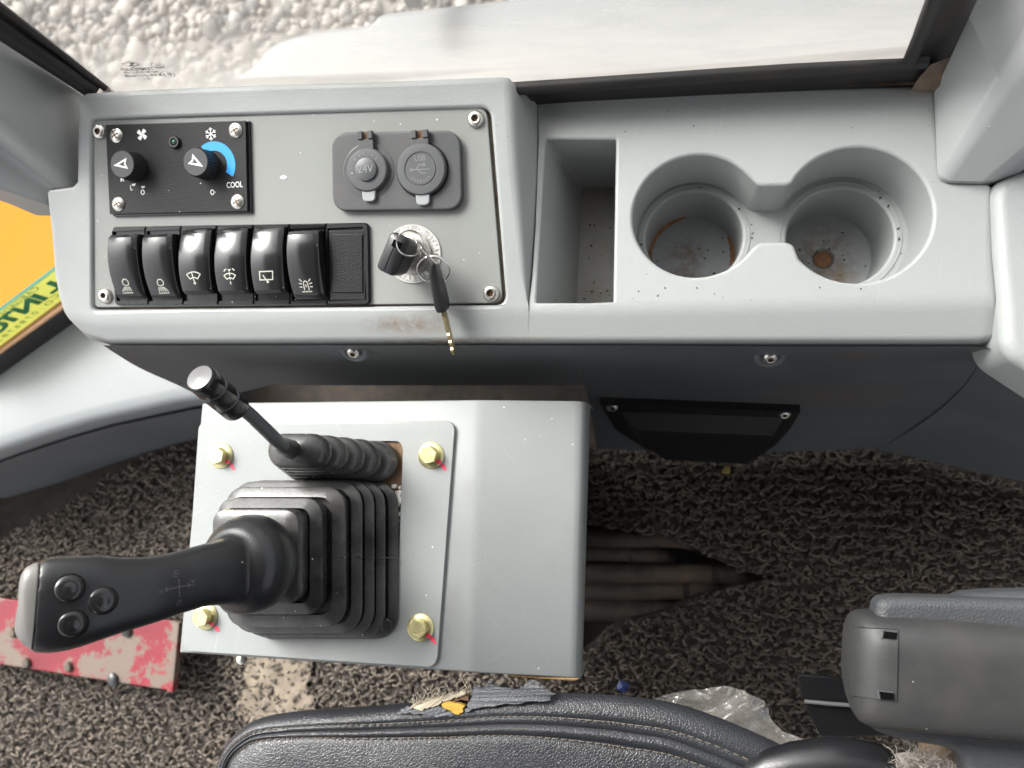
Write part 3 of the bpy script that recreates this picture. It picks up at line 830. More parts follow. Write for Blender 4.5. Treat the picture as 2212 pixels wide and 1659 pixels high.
# ================================================================== ignition lock and keys
lock = thing("ignition_lock", "round brushed steel ignition switch dial stamped OFF ON START", "ignition switch", PL.frame(*C4(655, 920)))
lpx = .57 / F
M = PL.frame(*C4(655, 920)); R0 = 64 * lpx
g = G(); g.lathe([(R0, 0), (R0, .0007), (R0 - .0004, .0011), (R0 * .60, .0011)], 64, M, False, False); part("dial_plate", g, M_brush, lock)
g = G(); g.lathe([(R0 * .66, .0008), (R0 * .66, .0030), (R0 * .60, .0040), (R0 * .50, .0040), (R0 * .48, .0030), (.0005, .0030)], 48, M); part("lock_nut", g, M_steel, lock)
g = G(); g.lathe([(R0 * .36, .0030), (R0 * .36, .0060), (R0 * .32, .0066), (.0005, .0066)], 40, M); part("lock_barrel", g, M_brush, lock)
gt = G()
def curve_text(s, a_mid, step, rad_, size, flip=False):
    n = len(s)
    for k, ch in enumerate(s):
        if ch == ' ': continue
        a = math.radians(a_mid + (n - 1) / 2 * step - k * step) if not flip else math.radians(a_mid - (n - 1) / 2 * step + k * step)
        rot = a - PI / 2 if not flip else a + PI / 2
        q = text_geo(ch, size, .00004, .85)
        MM = M @ Matrix.Translation(Vector((rad_ * math.cos(a), rad_ * math.sin(a), .0013))) @ Matrix.Rotation(rot, 4, 'Z')
        gt.add([MM @ p for p in q.v], q.f)
curve_text("HEAT-OFF-ON-START", 82, 10.2, R0 * .84, .0059)
curve_text("STARTER", 268, 12.5, R0 * .84, .0059, True)
strokes(gt, [[(R0 * .965 * math.cos(2 * PI * k / 64), R0 * .965 * math.sin(2 * PI * k / 64)) for k in range(65)][:-1] + [(R0 * .965, 0)]], .0004, lambda a, b: M @ Vector((a, b, .0013)))
part("stamped_lettering", gt, M_white, lock, flat=True)
# key in the lock
Mk = PL.frame(*C4(640, 940), 0, math.radians(-27))
ikey = thing("ignition_key", "black plastic headed key standing in the ignition lock", "key", Mk)
g = G()
rings = []
for z, sx, sy in ((.007, .009, .012), (.011, .0125, .020), (.016, .0150, .0265), (.024, .0158, .0290), (.038, .0158, .0300), (.0402, .0150, .0292), (.0412, .0132, .0272)):
    rings.append(rrect(sx, sy, min(.0042, sx * .38), 5, z))
g.loft(rings, True, True, True); part("key_head", g, M_grip, ikey, local=True, angle=60)
g = G(); g.box((-.001, 0, .0413), .0004, .026, .0003); part("moulding_seam", g, M_pitblack, ikey, local=True)
g = G(); g.box((.0005, .0075, .0410), .0066, .0050, .0022); part("ring_hole_shade", g, M_pitblack, ikey, local=True)  # black block stands for the shade in the key's hole
# rings
RM = material("bright_key_ring_steel", (.72, .70, .67), .22, metal=1.0, var=.08)
rg = thing("key_ring", "pair of thin steel split rings linking the two keys", "key ring", PL.frame(*C4(700, 930), .03))
g = G()
hk = .0425
c1 = PL.on(*C4(634, 850), hk)
nr = (PL.n * .80 + PL.y * -.30 + PL.x * .25).normalized()
g.torus(c1, nr, .0094, .00052); g.torus(c1 + nr * .0010, nr, .0094, .00052)
part("split_ring", g, RM, rg)
g = G()
a_ = PL.on(*C4(688, 838), .041); b_ = PL.on(*C4(797, 1000), .0255)
for dx in (-.0008, .0006):
    g.tube([a_ + PL.x * dx, (a_ * .5 + b_ * .5) + PL.x * dx + PL.n * .001, b_ + PL.x * dx], .0006, 8)
g.torus((a_ + b_) / 2 , (PL.x * .86 + PL.y * .50).normalized(), (a_ - b_).length / 2, .0006, 40, 8, .18, (a_ - b_).normalized())
part("split_ring", g, RM, rg)
g = G(); c2 = PL.on(*C4(788, 1018), .021)
nr = (PL.n * .72 + PL.y * -.62 + PL.x * .10).normalized()
g.torus(c2, nr, .0122, .0006); g.torus(c2 + nr * .0011, nr, .0122, .0006)
part("split_ring", g, RM, rg)
g = G(); c3 = PL.on(*C4(852, 1065), .014)
for k in range(3): g.torus(c3 + PL.y * -.0012 * k, (PL.n * .4 + PL.y * .8 + PL.x * .3), .0022, .0004, 20, 6)
part("wire_coil", g, RM, rg)
p0 = PL.on(*C4(795, 985), .026); p1 = PL.on(*C4(800, 1050), .021); p2 = PL.on(*C4(852, 1282), .014); p3 = PL.on(*C4(921, 1566), .013)
skey = thing("spare_key", "thin black headed key hanging edge-on with its brass blade over the ledge", "key", Matrix.Translation(p1))
g = G()
ax = (p2 - p1).normalized(); sd = ax.cross(PL.n).normalized(); up_ = sd.cross(ax)
rings = []
for p, w, h in ((p0, .0035, .010), (p0 * .6 + p1 * .4, .0050, .013), (p1, .0066, .015), (p1 * .6 + p2 * .4, .0072, .019), (p1 * .15 + p2 * .85, .0078, .019), (p2, .0066, .016)):
    rings.append([p + sd * a.x + up_ * (a.y) for a in rrect(w, h, min(.0016, w * .3), 3)])
g.loft(rings, True, True, True); part("key_head", g, M_grip, skey, angle=40)
brass = material("worn_brass", (.55, .45, .26), .3, metal=.9, var=.15, vscale=200)
g = G(); rows = []
axb = (p3 - p2).normalized(); nb = 26
for k in range(nb + 1):
    t = k / nb; c = p2 + (p3 - p2) * t - axb * .002 * (1 - t)
    cut = 0 if t < .42 else (.0013 if (k % 4 in (1, 2)) else .0003)
    w = .0011 if t < .96 else .0008
    rows.append([c + sd * a * w + up_ * (b * .0040 - (cut if b > 0 else 0)) for a, b in ((-1, -1), (1, -1), (1, 1), (-1, 1))])
g.loft(rows, True, True, True); part("key_blade", g, brass, skey, flat=True)

# ================================================================== lower dash, kick panel, trims
lower = thing("lower_dash_panel", "charcoal plastic lower dash panel below the ledge, fixed by recessed screws", "dash panel", W(1400, 750, .538))
g = G()
def colmn(u, L): return L
A_st = [[(222, 746, .545), (300, 794, .46), (380, 830, .40), (430, 853, .36), (470, 860, .35)],
        [(430, 746, .545), (450, 785, .46), (500, 813, .41), (560, 830, .375), (600, 828, .365)],
        [(650, 746, .545), (655, 785, .46), (660, 815, .41), (665, 832, .378), (670, 829, .365)],
        [(1000, 746, .545), (1000, 785, .46), (1000, 815, .41), (1000, 832, .378), (1000, 829, .365)],
        [(1180, 746, .545), (1182, 785, .46), (1184, 815, .41), (1186, 832, .378), (1186, 829, .365)],
        [(1250, 746, .545), (1254, 785, .46), (1258, 815, .41), (1262, 830, .38), (1262, 829, .365)]]
rows = []
for st in A_st:
    rows.append(st)
B_st = [[(1250, 746, .545), (1254, 785, .46), (1262, 830, .38), (1276, 890, .24), (1290, 970, .04)],
        [(1400, 746, .545), (1400, 785, .46), (1404, 830, .38), (1408, 890, .24), (1412, 974, .04)],
        [(1700, 748, .545), (1700, 787, .46), (1696, 832, .38), (1690, 892, .24), (1680, 976, .04)],
        [(1950, 748, .545), (1945, 788, .46), (1920, 834, .38), (1880, 893, .24), (1820, 972, .04)],
        [(2080, 748, .545), (2072, 786, .46), (2040, 836, .38), (1978, 896, .24), (1890, 968, .04)],
        [(2128, 750, .545), (2118, 790, .46), (2078, 845, .38), (2005, 908, .24), (1900, 972, .04)]]
def smoothcol(pts, n=16):
    P = [W(*p) for p in pts]; out = []
    for i in range(len(P) - 1):
        p0, p1, p2, p3 = P[max(i - 1, 0)], P[i], P[i + 1], P[min(i + 2, len(P) - 1)]
        for k in range(n // 4):
            t = k / (n // 4)
            out.append(.5 * ((2 * p1) + (p2 - p0) * t + (2 * p0 - 5 * p1 + 4 * p2 - p3) * t * t + (3 * p1 - p0 - 3 * p2 + p3) * t ** 3))
    out.append(P[-1]); return out
rows = [smoothcol(st) for st in rows]; g.grid([r[::-1] for r in rows])
rowsB = [smoothcol(s) for s in B_st]
g.grid([r[::-1] for r in rowsB])
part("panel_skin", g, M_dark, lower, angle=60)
from mathutils.bvhtree import BVHTree
lowtree = BVHTree.FromPolygons(g.v, g.f)
def hit(tree, u, v):
    d = ray(u, v).normalized(); loc, nr, _, _ = tree.ray_cast(EYE, d)
    if loc is None: return W(u, v, .5), Vector((0, 0, 1))
    if nr.dot(d) > 0: nr = -nr
    return loc, nr
def nframe(p, n, x=Vector((1, 0, 0))):
    q = Plane(p, n, x); return Matrix.Translation(p) @ Matrix((q.x, q.y, q.n)).transposed().to_4x4()
for u, v in ((764, 757), (1664, 768)):
    p, n = hit(lowtree, u, v); p += n * .0015 
    n = (n + Vector((0, -.2, .9))).normalized()
    M = nframe(p, n)
    o = socket_screw(lower, M, .0056)
    g = G(); g.lathe([(.0125, -.0012), (.0105, .0004), (.0085, .0004), (.0070, -.0010), (.0050, -.0012)], 28, M, False, False); part("screw_dimple", g, M_dark, lower)
heater = thing("heater_outlet", "black moulded heater outlet cover with two screws under the lower dash", "air outlet", W(1510, 900, .24))
g = G()
hp = []
for u, v in [(1297, 858), (1728, 874), (1704, 915), (1672, 950), (1640, 974), (1400, 962), (1330, 915)]:
    p, n = hit(lowtree, u, v); hp.append((p, n))
nav = sum((n for p, n in hp), Vector()).normalized()
ctr = sum((p for p, n in hp), Vector()) / len(hp)
lo = [p - nav * .004 for p, n in hp]; hi_ = [p + nav * .008 for p, n in hp]
inn = [p + (ctr - p) * .16 + nav * .010 for p, n in hp]; inn2 = [p + (ctr - p) * .30 + nav * .026 for p, n in hp]
inn3 = [p + (ctr - p) * .42 + nav * .024 for p, n in hp]
g.loft([lo, hi_, inn, inn2, inn3], True, False, True)
part("outlet_cover", g, material("outlet_black", (.010, .010, .011), .55, bump=.2, grain=500, spec=.3, specks=.05), heater, angle=25)
for u, v in ((1323, 862), (1694, 877)):
    p, n = hit(lowtree, u, v); p = p + nav * .0085; socket_screw(heater, nframe(p, (n + Vector((0, -.1, .7))).normalized()), .0062)

kick = thing("right_kick_panel", "charcoal plastic kick panel closing the footwell on the right", "kick panel", W(2150, 900, .3))
g = G()
c1_ = smoothcol([(2124, 748, .548), (2112, 792, .46), (2072, 847, .38), (1998, 910, .24), (1896, 974, .03)])
c2_ = smoothcol([(2160, 762, .545), (2160, 800, .46), (2130, 850, .38), (2070, 915, .24), (1960, 985, .03)])
c3_ = smoothcol([(2330, 860, .545), (2330, 900, .46), (2330, 950, .38), (2340, 1010, .24), (2350, 1072, .03)])
g.grid([c1_[::-1], c2_[::-1], c3_[::-1]])
part("kick_skin", g, M_dark, kick, angle=60)

rtrim = thing("right_side_trim", "light grey plastic side trim at the right end of the dashboard console", "trim", W(2190, 600, .56))
g = G()
ol = [W(u, v, .566) for u, v in [(2168, 762), (2350, 880), (2400, 330), (2230, 362), (2180, 374), (2144, 400), (2152, 540), (2162, 650)]]
ol = roundpoly(ol, [.01, .01, .01, .01, .012, .010, .0, .0], 5)
prism(g, ol, -.05, .0, .009, Vector((0, 0, 1)), 5)
part("trim_moulding", g, M_plastic, rtrim, wn=True, angle=50)
g = G()
ol = [W(u, v, .515) for u, v in [(2150, 750), (2330, 850), (2330, 700), (2150, 600)]]
prism(g, ol, -.02, 0, .003); part("trim_underside", g, M_dark, rtrim)

rp = thing("right_windshield_pillar", "light grey pillar cover beside the right corner of the windscreen", "pillar trim", W(2100, 380, .56))
def pillar(foot, top, r, m, root, name):
    g = G()
    A = roundpoly([W(*p) for p in foot], r, 5); B = roundpoly([W(*p) for p in top], r, 5)
    B = [a + (b - a) * 2.4 for a, b in zip(A, B)]
    A0 = [p - Vector((0, 0, .03)) for p in A]
    rings = []
    for k in range(5):
        rings.append([a + (b - a) * (k / 4) for a, b in zip(A, B)])
    g.loft([A0] + rings, True, False, True)
    return part(name, g, m, root, wn=True, angle=14)
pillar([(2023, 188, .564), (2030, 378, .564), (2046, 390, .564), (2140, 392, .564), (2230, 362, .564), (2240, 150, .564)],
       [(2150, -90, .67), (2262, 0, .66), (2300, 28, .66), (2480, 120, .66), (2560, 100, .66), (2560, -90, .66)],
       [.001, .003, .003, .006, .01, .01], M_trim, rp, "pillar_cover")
lp = thing("left_windshield_pillar", "grey pillar cover beside the left corner of the windscreen", "pillar trim", W(120, 380, .57))
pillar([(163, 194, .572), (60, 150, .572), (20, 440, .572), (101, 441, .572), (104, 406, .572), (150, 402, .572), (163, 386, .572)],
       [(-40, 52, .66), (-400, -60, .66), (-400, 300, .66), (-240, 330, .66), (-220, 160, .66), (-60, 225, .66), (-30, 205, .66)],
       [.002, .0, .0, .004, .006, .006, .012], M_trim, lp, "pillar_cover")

# ---- windscreen pane, its marks and rubber seal
GY0 = W(230, 190, .590); GY1 = W(1955, 130, .590)
GP = Plane(GY0, Vector((0, 0, 1)).cross(GY1 - GY0), (GY1 - GY0))       # normal faces forward, away from the camera
GD = (GY1 - GY0).normalized(); GN = Vector((-GD.y, GD.x, 0))
def onG(u, v, h=0.0):
    d = ray(u, v); o = GY0 + GN * h
    return EYE + d * ((o - EYE).dot(GN) / d.dot(GN))
wind = thing("windscreen", "dusty windscreen glass above the dashboard with black safety markings", "window", GY0)
g = G()
def edge_slope(p, q): return (q - p).dot(GD) / (q - p).z
kl = edge_slope(onG(228, 191), onG(-60, -32)); kr = edge_slope(onG(1966, 135), onG(2062, -110))      # the pane ends under its seal
a = onG(232, 191) + GD * .003; b = onG(1968, 136) - GD * .002
a -= Vector((0, 0, .06)) + GD * kl * .06; b -= Vector((0, 0, .06)) + GD * kr * .06; H = Vector((0, 0, 1.1))
ab = a + H + GD * kl * 1.1; bb_ = b + H + GD * kr * 1.1
th = GN * .005
g.add([a, b, bb_, ab], [(0, 1, 2, 3)])
part("glass_pane", g, M_glass, wind, flat=True)
g = G()
EX = -GD; pc = onG(317, 158, -.001)
_u0, _v0 = project(pc); _u1, _v1 = project(pc + EX * .01); _u2, _v2 = project(pc + Vector((0, 0, .01)))
sp_ = .01 / abs(_u1 - _u0)                                # metres per photo pixel along the glass
sv = .01 / abs(_v2 - _v0)                                 # and up it
def gl_text(s, u, v, hpx, wpx):
    q = text_geo(s, 1.0, .012)
    xs = [p.x for p in q.v]; ys = [p.y for p in q.v]; w0 = max(xs) - min(xs); h0 = max(ys) - min(ys); mx = (max(xs) + min(xs)) / 2; my = (max(ys) + min(ys)) / 2
    c = onG(u, v, -.001)
    g.add([c + EX * ((p.x - mx) / w0 * wpx * sp_) + Vector((0, 0, (p.y - my) / h0 * hpx * .85 * sv)) for p in q.v], q.f)
gl_text("TEMPERED", 297, 149.5, 6.5, 70); gl_text("AS2 M330 DOT 439", 304, 156, 4.5, 74); gl_text("43R-011668", 310, 163, 6, 80); gl_text("3 -", 317, 170, 5, 14); gl_text("V000001", 344, 146, 3.5, 24)
gl_text("E1", 362, 161, 6, 16); gl_text("(((", 340, 141, 5, 13)
def gl_fn(u, v):
    c = onG(u, v, -.001)
    return lambda x, y: c + EX * (x * sp_) + Vector((0, 0, y * sv))
strokes(g, [arc(0, 0, 1, 0, 360, 24)[:-1] + [arc(0, 0, 1, 0, 360, 24)[0]]], .1, lambda x, y: gl_fn(362, 161)(x * 14, y * 6))
strokes(g, [arc(0, 0, 1, 0, 360, 24)[:-1] + [arc(0, 0, 1, 0, 360, 24)[0]]], .1, lambda x, y: gl_fn(340, 141)(x * 12, y * 5))
strokes(g, [[(-17, 0), (-4, 6), (17, 2), (6, -6), (-17, 0)]], 1.2, gl_fn(284, 139.5))
strokes(g, [[(-8, 2), (0, 2.5), (-2, -1.5), (7, -2)]], 2.2, gl_fn(284, 139.5))
part("safety_marking", g, M_mark, wind, flat=True)

seal = thing("windscreen_seal", "black rubber weather seal round the lower edge of the windscreen", "seal", W(1500, 165, .58))
def sweep(path, prof, xdirs):
    g = G(); rings = []
    for p, (xd, yd) in zip(path, xdirs):
        rings.append([p + xd * a + yd * b for a, b in prof])
    g.loft(rings, True, True, True); return g
rp_ = [W(1118, 196, .577), W(1400, 177, .577), W(1700, 158, .577), W(1985, 140, .577)]
# a round bead towards the glass and a flat lip towards the cab
def bead_and_lip(pts_bead, pts_lip, rb, name, up=.008):
    g = G(); g.tube(pts_bead, rb, 14)
    g2 = G()
    rows = []
    for a_, b_ in zip(pts_bead, pts_lip):
        rows.append([a_ + Vector((0, 0, -.02)), a_ + Vector((0, 0, rb * .5)), a_ * .4 + b_ * .6 + Vector((0, 0, rb * .35)), b_ + Vector((0, 0, 0)), b_ + Vector((0, 0, -.03))])
    g2.grid(rows)
    return g, g2
Bd = [W(1108, 192, .588), W(1250, 183, .588), W(1550, 163, .588), W(1850, 144, .588), W(1968, 135, .588), W(2000, 133, .586)]
Lp_ = [W(1150, 207, .574), W(1260, 199, .574), W(1560, 183, .574), W(1860, 169, .574), W(2012, 160, .574), W(2050, 158, .572)]
g, g2 = bead_and_lip(Bd, Lp_, .0048, "b"); part("seal_bead", g, M_seal, seal); part("seal_lip", g2, M_seal, seal, angle=30)
Bd = [W(1964, 136, .588), W(1990, 72, .62), W(2020, -5, .665), W(2060, -110, .72)]
Lp_ = [W(2036, 160, .570), W(2086, 80, .585), W(2126, -5, .600), W(2180, -110, .630)]
g, g2 = bead_and_lip(Bd, Lp_, .0048, "b"); part("seal_bead", g, M_seal, seal); part("seal_lip", g2, M_seal, seal, angle=30)
Bd = [W(228, 191, .588), W(150, 128, .62), W(60, 58, .66), W(-60, -32, .71)]
Lp_ = [W(166, 196, .574), W(90, 138, .61), W(0, 72, .655), W(-120, -12, .70)]
g, g2 = bead_and_lip(Bd, Lp_, .0030, "b"); part("seal_bead", g, M_seal, seal); g2.f = [f[::-1] for f in g2.f]; part("seal_lip", g2, M_seal, seal, angle=30)
g = G(); g.tube([W(204, 195, .588), W(120, 136, .618), (W(40, 80, .648)), W(-90, -12, .70)], [.0085, .0095, .0105, .0120], 14); part("seal_band", g, M_seal, seal)
g = G()   # grimy flange between the seal and the shelf
rows = [[W(1150, 210, .566), W(1150, 196, .560)], [W(1600, 187, .566), W(1600, 178, .56)], [W(2016, 183, .566), W(2016, 150, .56)], [W(2075, 185, .566), W(2075, 130, .56)]]
g.grid(rows); M_flange = material("grimy_flange", (.17, .125, .09), .8, var=.4, vscale=60, bump=.3, grain=200)
part("grimy_flange", g, M_flange, seal)
g = G(); q = [W(1985, 168, .577), W(2004, 180, .572), W(2046, 186, .568), (W(2062, 120, .590)), W(2010, 140, .588)]
g.loft([[p - Vector((0, 0, .02)) for p in q], q], True, False, True); part("dusty_seal_corner", g, M_flange, seal)

# ---- left side trim and window
ltrim = thing("left_side_trim", "pale grey curved side trim between the left window and the footwell", "trim", W(200, 850, .21))
ZT = .21
g = G()
edge = [(-260, 1060), (-120, 1016), (0, 972), (100, 938), (200, 909), (300, 887), (380, 870), (440, 862), (470, 860)]
back_ = [(-260, 985), (-120, 890), (0, 801), (70, 744), (139, 692), (230, 620), (330, 560), (440, 520), (470, 510)]
rows = []
for (u, v), (u2, v2) in zip(edge, back_):
    e = W(u, v, ZT); b_ = W(u2, v2, ZT)
    d = (e - b_).normalized()
    # direction in which the wall drops
    row = [b_, b_ * .5 + e * .5, e - d * .022, e - d * .010 - Vector((0, 0, .0012)), e - d * .003 - Vector((0, 0, .0055)), e - Vector((0, 0, .013)), e + d * .004 - Vector((0, 0, .06)), e + d * .012 + Vector((0, 0, -ZT + .0))]
    rows.append(row)
rows2 = []
for i in range(len(rows) - 1):
    for k in range(4):
        t = k / 4; rows2.append([a_ + (b_ - a_) * t for a_, b_ in zip(rows[i], rows[i + 1])])
rows2.append(rows[-1])
g.grid(rows2)
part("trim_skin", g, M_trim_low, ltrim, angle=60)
g = G()
rows = []
for row in rows2:
    rows.append([row[-2] + (row[-2] - row[0]).normalized() * .003 + Vector((0, 0, .028)), row[-1] + (row[-2] - row[0]).normalized() * .006])
rows = [[Vector((a_.x, a_.y, a_.z)) for a_ in r_] for r_ in rows]
g.grid(rows); part("footwell_side", g, M_dark, ltrim)

L0, L1 = W(0, 792, ZT), W(139, 693, ZT)
LD = (L1 - L0).normalized(); LN = Vector((LD.y, -LD.x, 0))
if LN.dot(EYE - L0) < 0: LN = -LN
def onL(u, v, h=0.0):
    d = ray(u, v); o = L0 + LN * h
    return EYE + d * ((o - EYE).dot(LN) / d.dot(LN))
def ext(p, q, a=-120, b=260):
    f = lambda x: (x, p[1] + (q[1] - p[1]) * (x - p[0]) / (q[0] - p[0]))
    return f(a), f(b)
lwin = thing("left_window", "left side window glass with a dotted band and black sealed sill", "window", L0)
def strip(pa, pb, h, m, name, root):
    (a0_, a1_), (b0_, b1_) = ext(*pa), ext(*pb)
    g = G(); g.add([onL(*a0_, h), onL(*a1_, h), onL(*b1_, h), onL(*b0_, h)], [(0, 1, 2, 3)])
    return part(name, g, m, root, flat=True)
l_black = ((0, 796), (139, 696)); l_peach = ((0, 767), (127, 676)); l_green = ((0, 747), (121, 657)); l_teal = ((0, 672), (112, 588)); l_top = ((0, 664), (112, 580))
g = G()
q = [p for p in ext(*l_black, -500, 400)]
p0_, p1_ = onL(*q[0]), onL(*q[1])
g.add([p0_, p1_, p1_ + Vector((0, 0, 1.3)), p0_ + Vector((0, 0, 1.3))], [(0, 1, 2, 3)])
part("glass_pane", g, M_sideglass, lwin, flat=True)
(a0_, a1_), (b0_, b1_) = ext(*l_black), ext(*l_peach)
g = G(); g.loft([[onL(*a0_, .012) - Vector((0, 0, .02)), onL(*a0_, .010), onL(*b0_, .004), onL(*b0_, -.006)], [onL(*a1_, .012) - Vector((0, 0, .02)), onL(*a1_, .010), onL(*b1_, .004), onL(*b1_, -.006)]], False)
part("sill_seal", g, M_seal, lwin)
strip(l_peach, l_green, -.004, M_dot, "dotted_band", lwin)
g = G()
(a0_, a1_), (b0_, b1_) = ext(*l_peach), ext(*l_green)
for k in range(95):
    for j in range(4):
        t = (k + (j % 2) * .5) / 95
        A_ = onL(*lerp2(a0_, a1_, t), -.0035); B_ = onL(*lerp2(b0_, b1_, t), -.0035)
        c = A_ + (B_ - A_) * (.06 + .14 * j); rr_ = .0017 * (1 - j * .2)
        g.add([c + LD * rr_ * math.cos(q * PI / 3) + Vector((0, 0, 1)) * rr_ * math.sin(q * PI / 3) for q in range(6)], [tuple(range(6))])
o = part("frit_dots", g, M_dotd, lwin, flat=True); o["kind"] = "stuff"
stick = thing("window_sticker", "yellow green sticker with mirrored dark green lettering on the left window", "sticker", onL(60, 690))
strip(l_green, l_teal, -.008, M_sticker, "sticker_face", stick)
strip(l_teal, l_top, -.0085, M_teal, "teal_border", stick)
g = G()
uS = (onL(0, 700) - onL(72, 648)).length / math.hypot(72, 52)
vS = (onL(60, 710) - onL(60, 640)).length / 70
def st_char(ch, cx, cy, hpx, wfac=1.0, bold=0.0):
    c = onL(cx * .15626, 553 + cy * .15626, -.0070)
    q = text_geo(ch, hpx * vS * 1.35, bold, wfac)
    g.add([c - LD * p.x + Vector((0, 0, p.y)) for p in q.v], q.f)
for k, ch in enumerate("CARGADERAS"): st_char(ch, 490 - 76 * k, 460 + 58 * k, 8.5, 1.15)
for ch, cx, cy in (("L", 735, 430), ("I", 555, 575), ("N", 380, 695), ("T", 135, 868), ("C", -30, 1000)): st_char(ch, cx, cy, 21, 1.35, .0016)
for ch, cx, cy in [("C", 765, 560), ("O", 680, 650), (":", 580, 730)] + [(c, 485 - 82 * k, 792 + 62 * k) for k, c in enumerate("0786783")]: st_char(ch, cx, cy, 8.5, 1.25)
part("mirrored_lettering", g, M_green, stick, flat=True)

# ================================================================== gear lever box
def C7(cx, cy): return (460 + cx / 2.1686) / 1.1573, (980 + cy / 2.1686) / 1.1573
ZB, ZR = .520, .497
box = thing("lever_box", "light grey painted steel box with a bolted cover plate carrying the levers", "control box", W(830, 1160, .40))
st = [((438, 871, ZB - .04), (389, 1411, ZB - .04)), ((439, 871, ZB - .002), (390, 1410, ZB - .002)), ((442, 871, ZB), (393, 1410, ZB)),
      ((1022, 864, ZB), (1006, 1452, ZB)), ((1034, 864, ZB - .0004), (1017, 1453, ZB - .0004)), ((1046, 864, ZB - .0016), (1028, 1454, ZB - .0016)),
      ((1238, 866, ZR + .001), (1230, 1465, ZR + .001)), ((1254, 867, ZR - .001), (1243, 1466, ZR - .001)), ((1264, 868, ZR - .005), (1251, 1467, ZR - .005)), ((1269, 870, ZR - .012), (1254, 1467, ZR - .012)), ((1275, 874, ZR - .045), (1258, 1458, ZR - .045))]
g = G(); rows = []
for a_, b_ in st:
    A, B = W(*a_), W(*b_)
    dn = Vector((0, 0, .045)); d = (B - A).normalized()
    rows.append([A - dn + d * .001, A - Vector((0, 0, .0015)), A + d * .0015, A * .5 + B * .5, B - d * .0015, B - Vector((0, 0, .0015)), B - dn - d * .001])
g.grid([r_[::-1] for r_ in rows])
part("box_shell", g, M_box, box, angle=50)
g = G(); g.tube([W(1100, 1459, ZR + .008), W(1180, 1464, ZR + .002), W(1240, 1467, ZR - .002), W(1249, 1466, ZR - .004)], [.0005, .0009, .0012, .0007], 6); part("chipped_edge", g, material("bare_rust_edge", (.34, .20, .08), .7, var=.4, vscale=300), box)
g = G(); pl = [W(u, v, .40) for u, v in ((620, 930), (620, 1330), (1090, 1330), (1090, 930))]
prism(g, pl[::-1] if False else pl, -.45, .10, .0); part("pedestal", g, M_dark, box)
cp = roundpoly([W(u, v, ZB) for u, v in [(400, 1405), (946, 1441), (986, 909), (434, 914)]], [.009, .009, .009, .006], 6)
ZC = ZB + .0034
g = G()
hole = roundpoly([W(u, v, ZC) for u, v in [(660, 1352), C7(1112, 1300), C7(1150, 1270), C7(1188, 300), C7(1165, 265), (660, 952)]], [.004, .004, .003, .004, .003, .004], 4)
rings = [[p + Vector((0, 0, .0002)) for p in cp], [p + Vector((0, 0, .0028)) for p in cp], [p + Vector((0, 0, .0034)) for p in offset(cp, .0006)]]
g.loft(rings); g.fill(rings[-1], [hole])
g.loft([hole, [p - Vector((0, 0, .0030)) for p in hole]])
part("cover_plate", g, M_box, box, wn=True, angle=50)
g = G(); g.fill([p - Vector((0, 0, .0024)) for p in offset(hole, -.002)]); part("rusty_opening", g, M_rust, box)
g = G()
for k in range(26):
    u, v = C7(random.uniform(1120, 1175), random.choice([random.uniform(510, 700), random.uniform(1020, 1290), random.uniform(500, 620)]))
    c = W(u, v, ZC - .0014); r_ = random.uniform(.0006, .0022) if k > 4 else .0028
    if k < 5: c = W(*C7(1162 + random.uniform(-8, 8), 545 + k * 16), ZC - .0014)
    g.lathe([(r_, -.001), (r_ * .8, r_ * .4), (r_ * .2, r_ * .6)], 7, Matrix.Translation(c))
o = part("grit", g, material("pale_grit", (.6, .57, .52), .8), box); o["kind"] = "stuff"
M_mfac = M_yzinc
for (cx, cy) in ((205, 346), (1340, 343), (120, 1216), (1283, 1276)):
    u, v = C7(cx, cy); M = Matrix.Translation(W(u, v, ZC))
    R2 = Matrix.Rotation(random.uniform(0, 1), 4, 'Z')
    g = G(); g.lathe([(.0108, 0), (.0108, .0010), (.0098, .0018), (.0080, .0026), (.0070, .0028)], 32, M, False, False)
    hx = [Vector((.0078 * math.cos(a_ * PI / 3), .0078 * math.sin(a_ * PI / 3), 0)) for a_ in range(6)]
    hx = roundpoly(hx, .0006, 2)
    lo = [M @ (R2 @ (p + Vector((0, 0, .0022)))) for p in hx]; hi2 = [M @ (R2 @ (p + Vector((0, 0, .0086)))) for p in hx]
    tp = [M @ (R2 @ (p * .90 + Vector((0, 0, .0094)))) for p in hx]; tp2 = [M @ (R2 @ (p * .60 + Vector((0, 0, .0094)))) for p in hx]; tp3 = [M @ (R2 @ (p * .56 + Vector((0, 0, .0091)))) for p in hx]
    g.loft([lo, hi2, tp, tp2, tp3], True, False, True)
    o = part("hex_bolt", g, M_yzinc, box, angle=25)
    g = G(); n = 10
    for kx, ky, s_, zz in ((.0075, -.0055, 1.0, .0031), (.0100, -.0085, .9, .0004), (.0118, -.0108, .7, .0003)):
        ring = [M @ Vector((kx + .0022 * s_ * math.cos(2 * PI * k / n) * random.uniform(.8, 1.3), ky + .0016 * s_ * math.sin(2 * PI * k / n) * random.uniform(.8, 1.3), zz)) for k in range(n)]
        g.add(ring, [tuple(range(n))])
    part("paint_mark", g, M_pink, o, flat=True)
g = G(); g.lathe([(.0042, 0), (.0042, .003), (.002, .004), (.0005, .004)], 12, Matrix.Translation(W(524, 1423, ZB - .012))); part("weld_stud", g, M_steel, box)

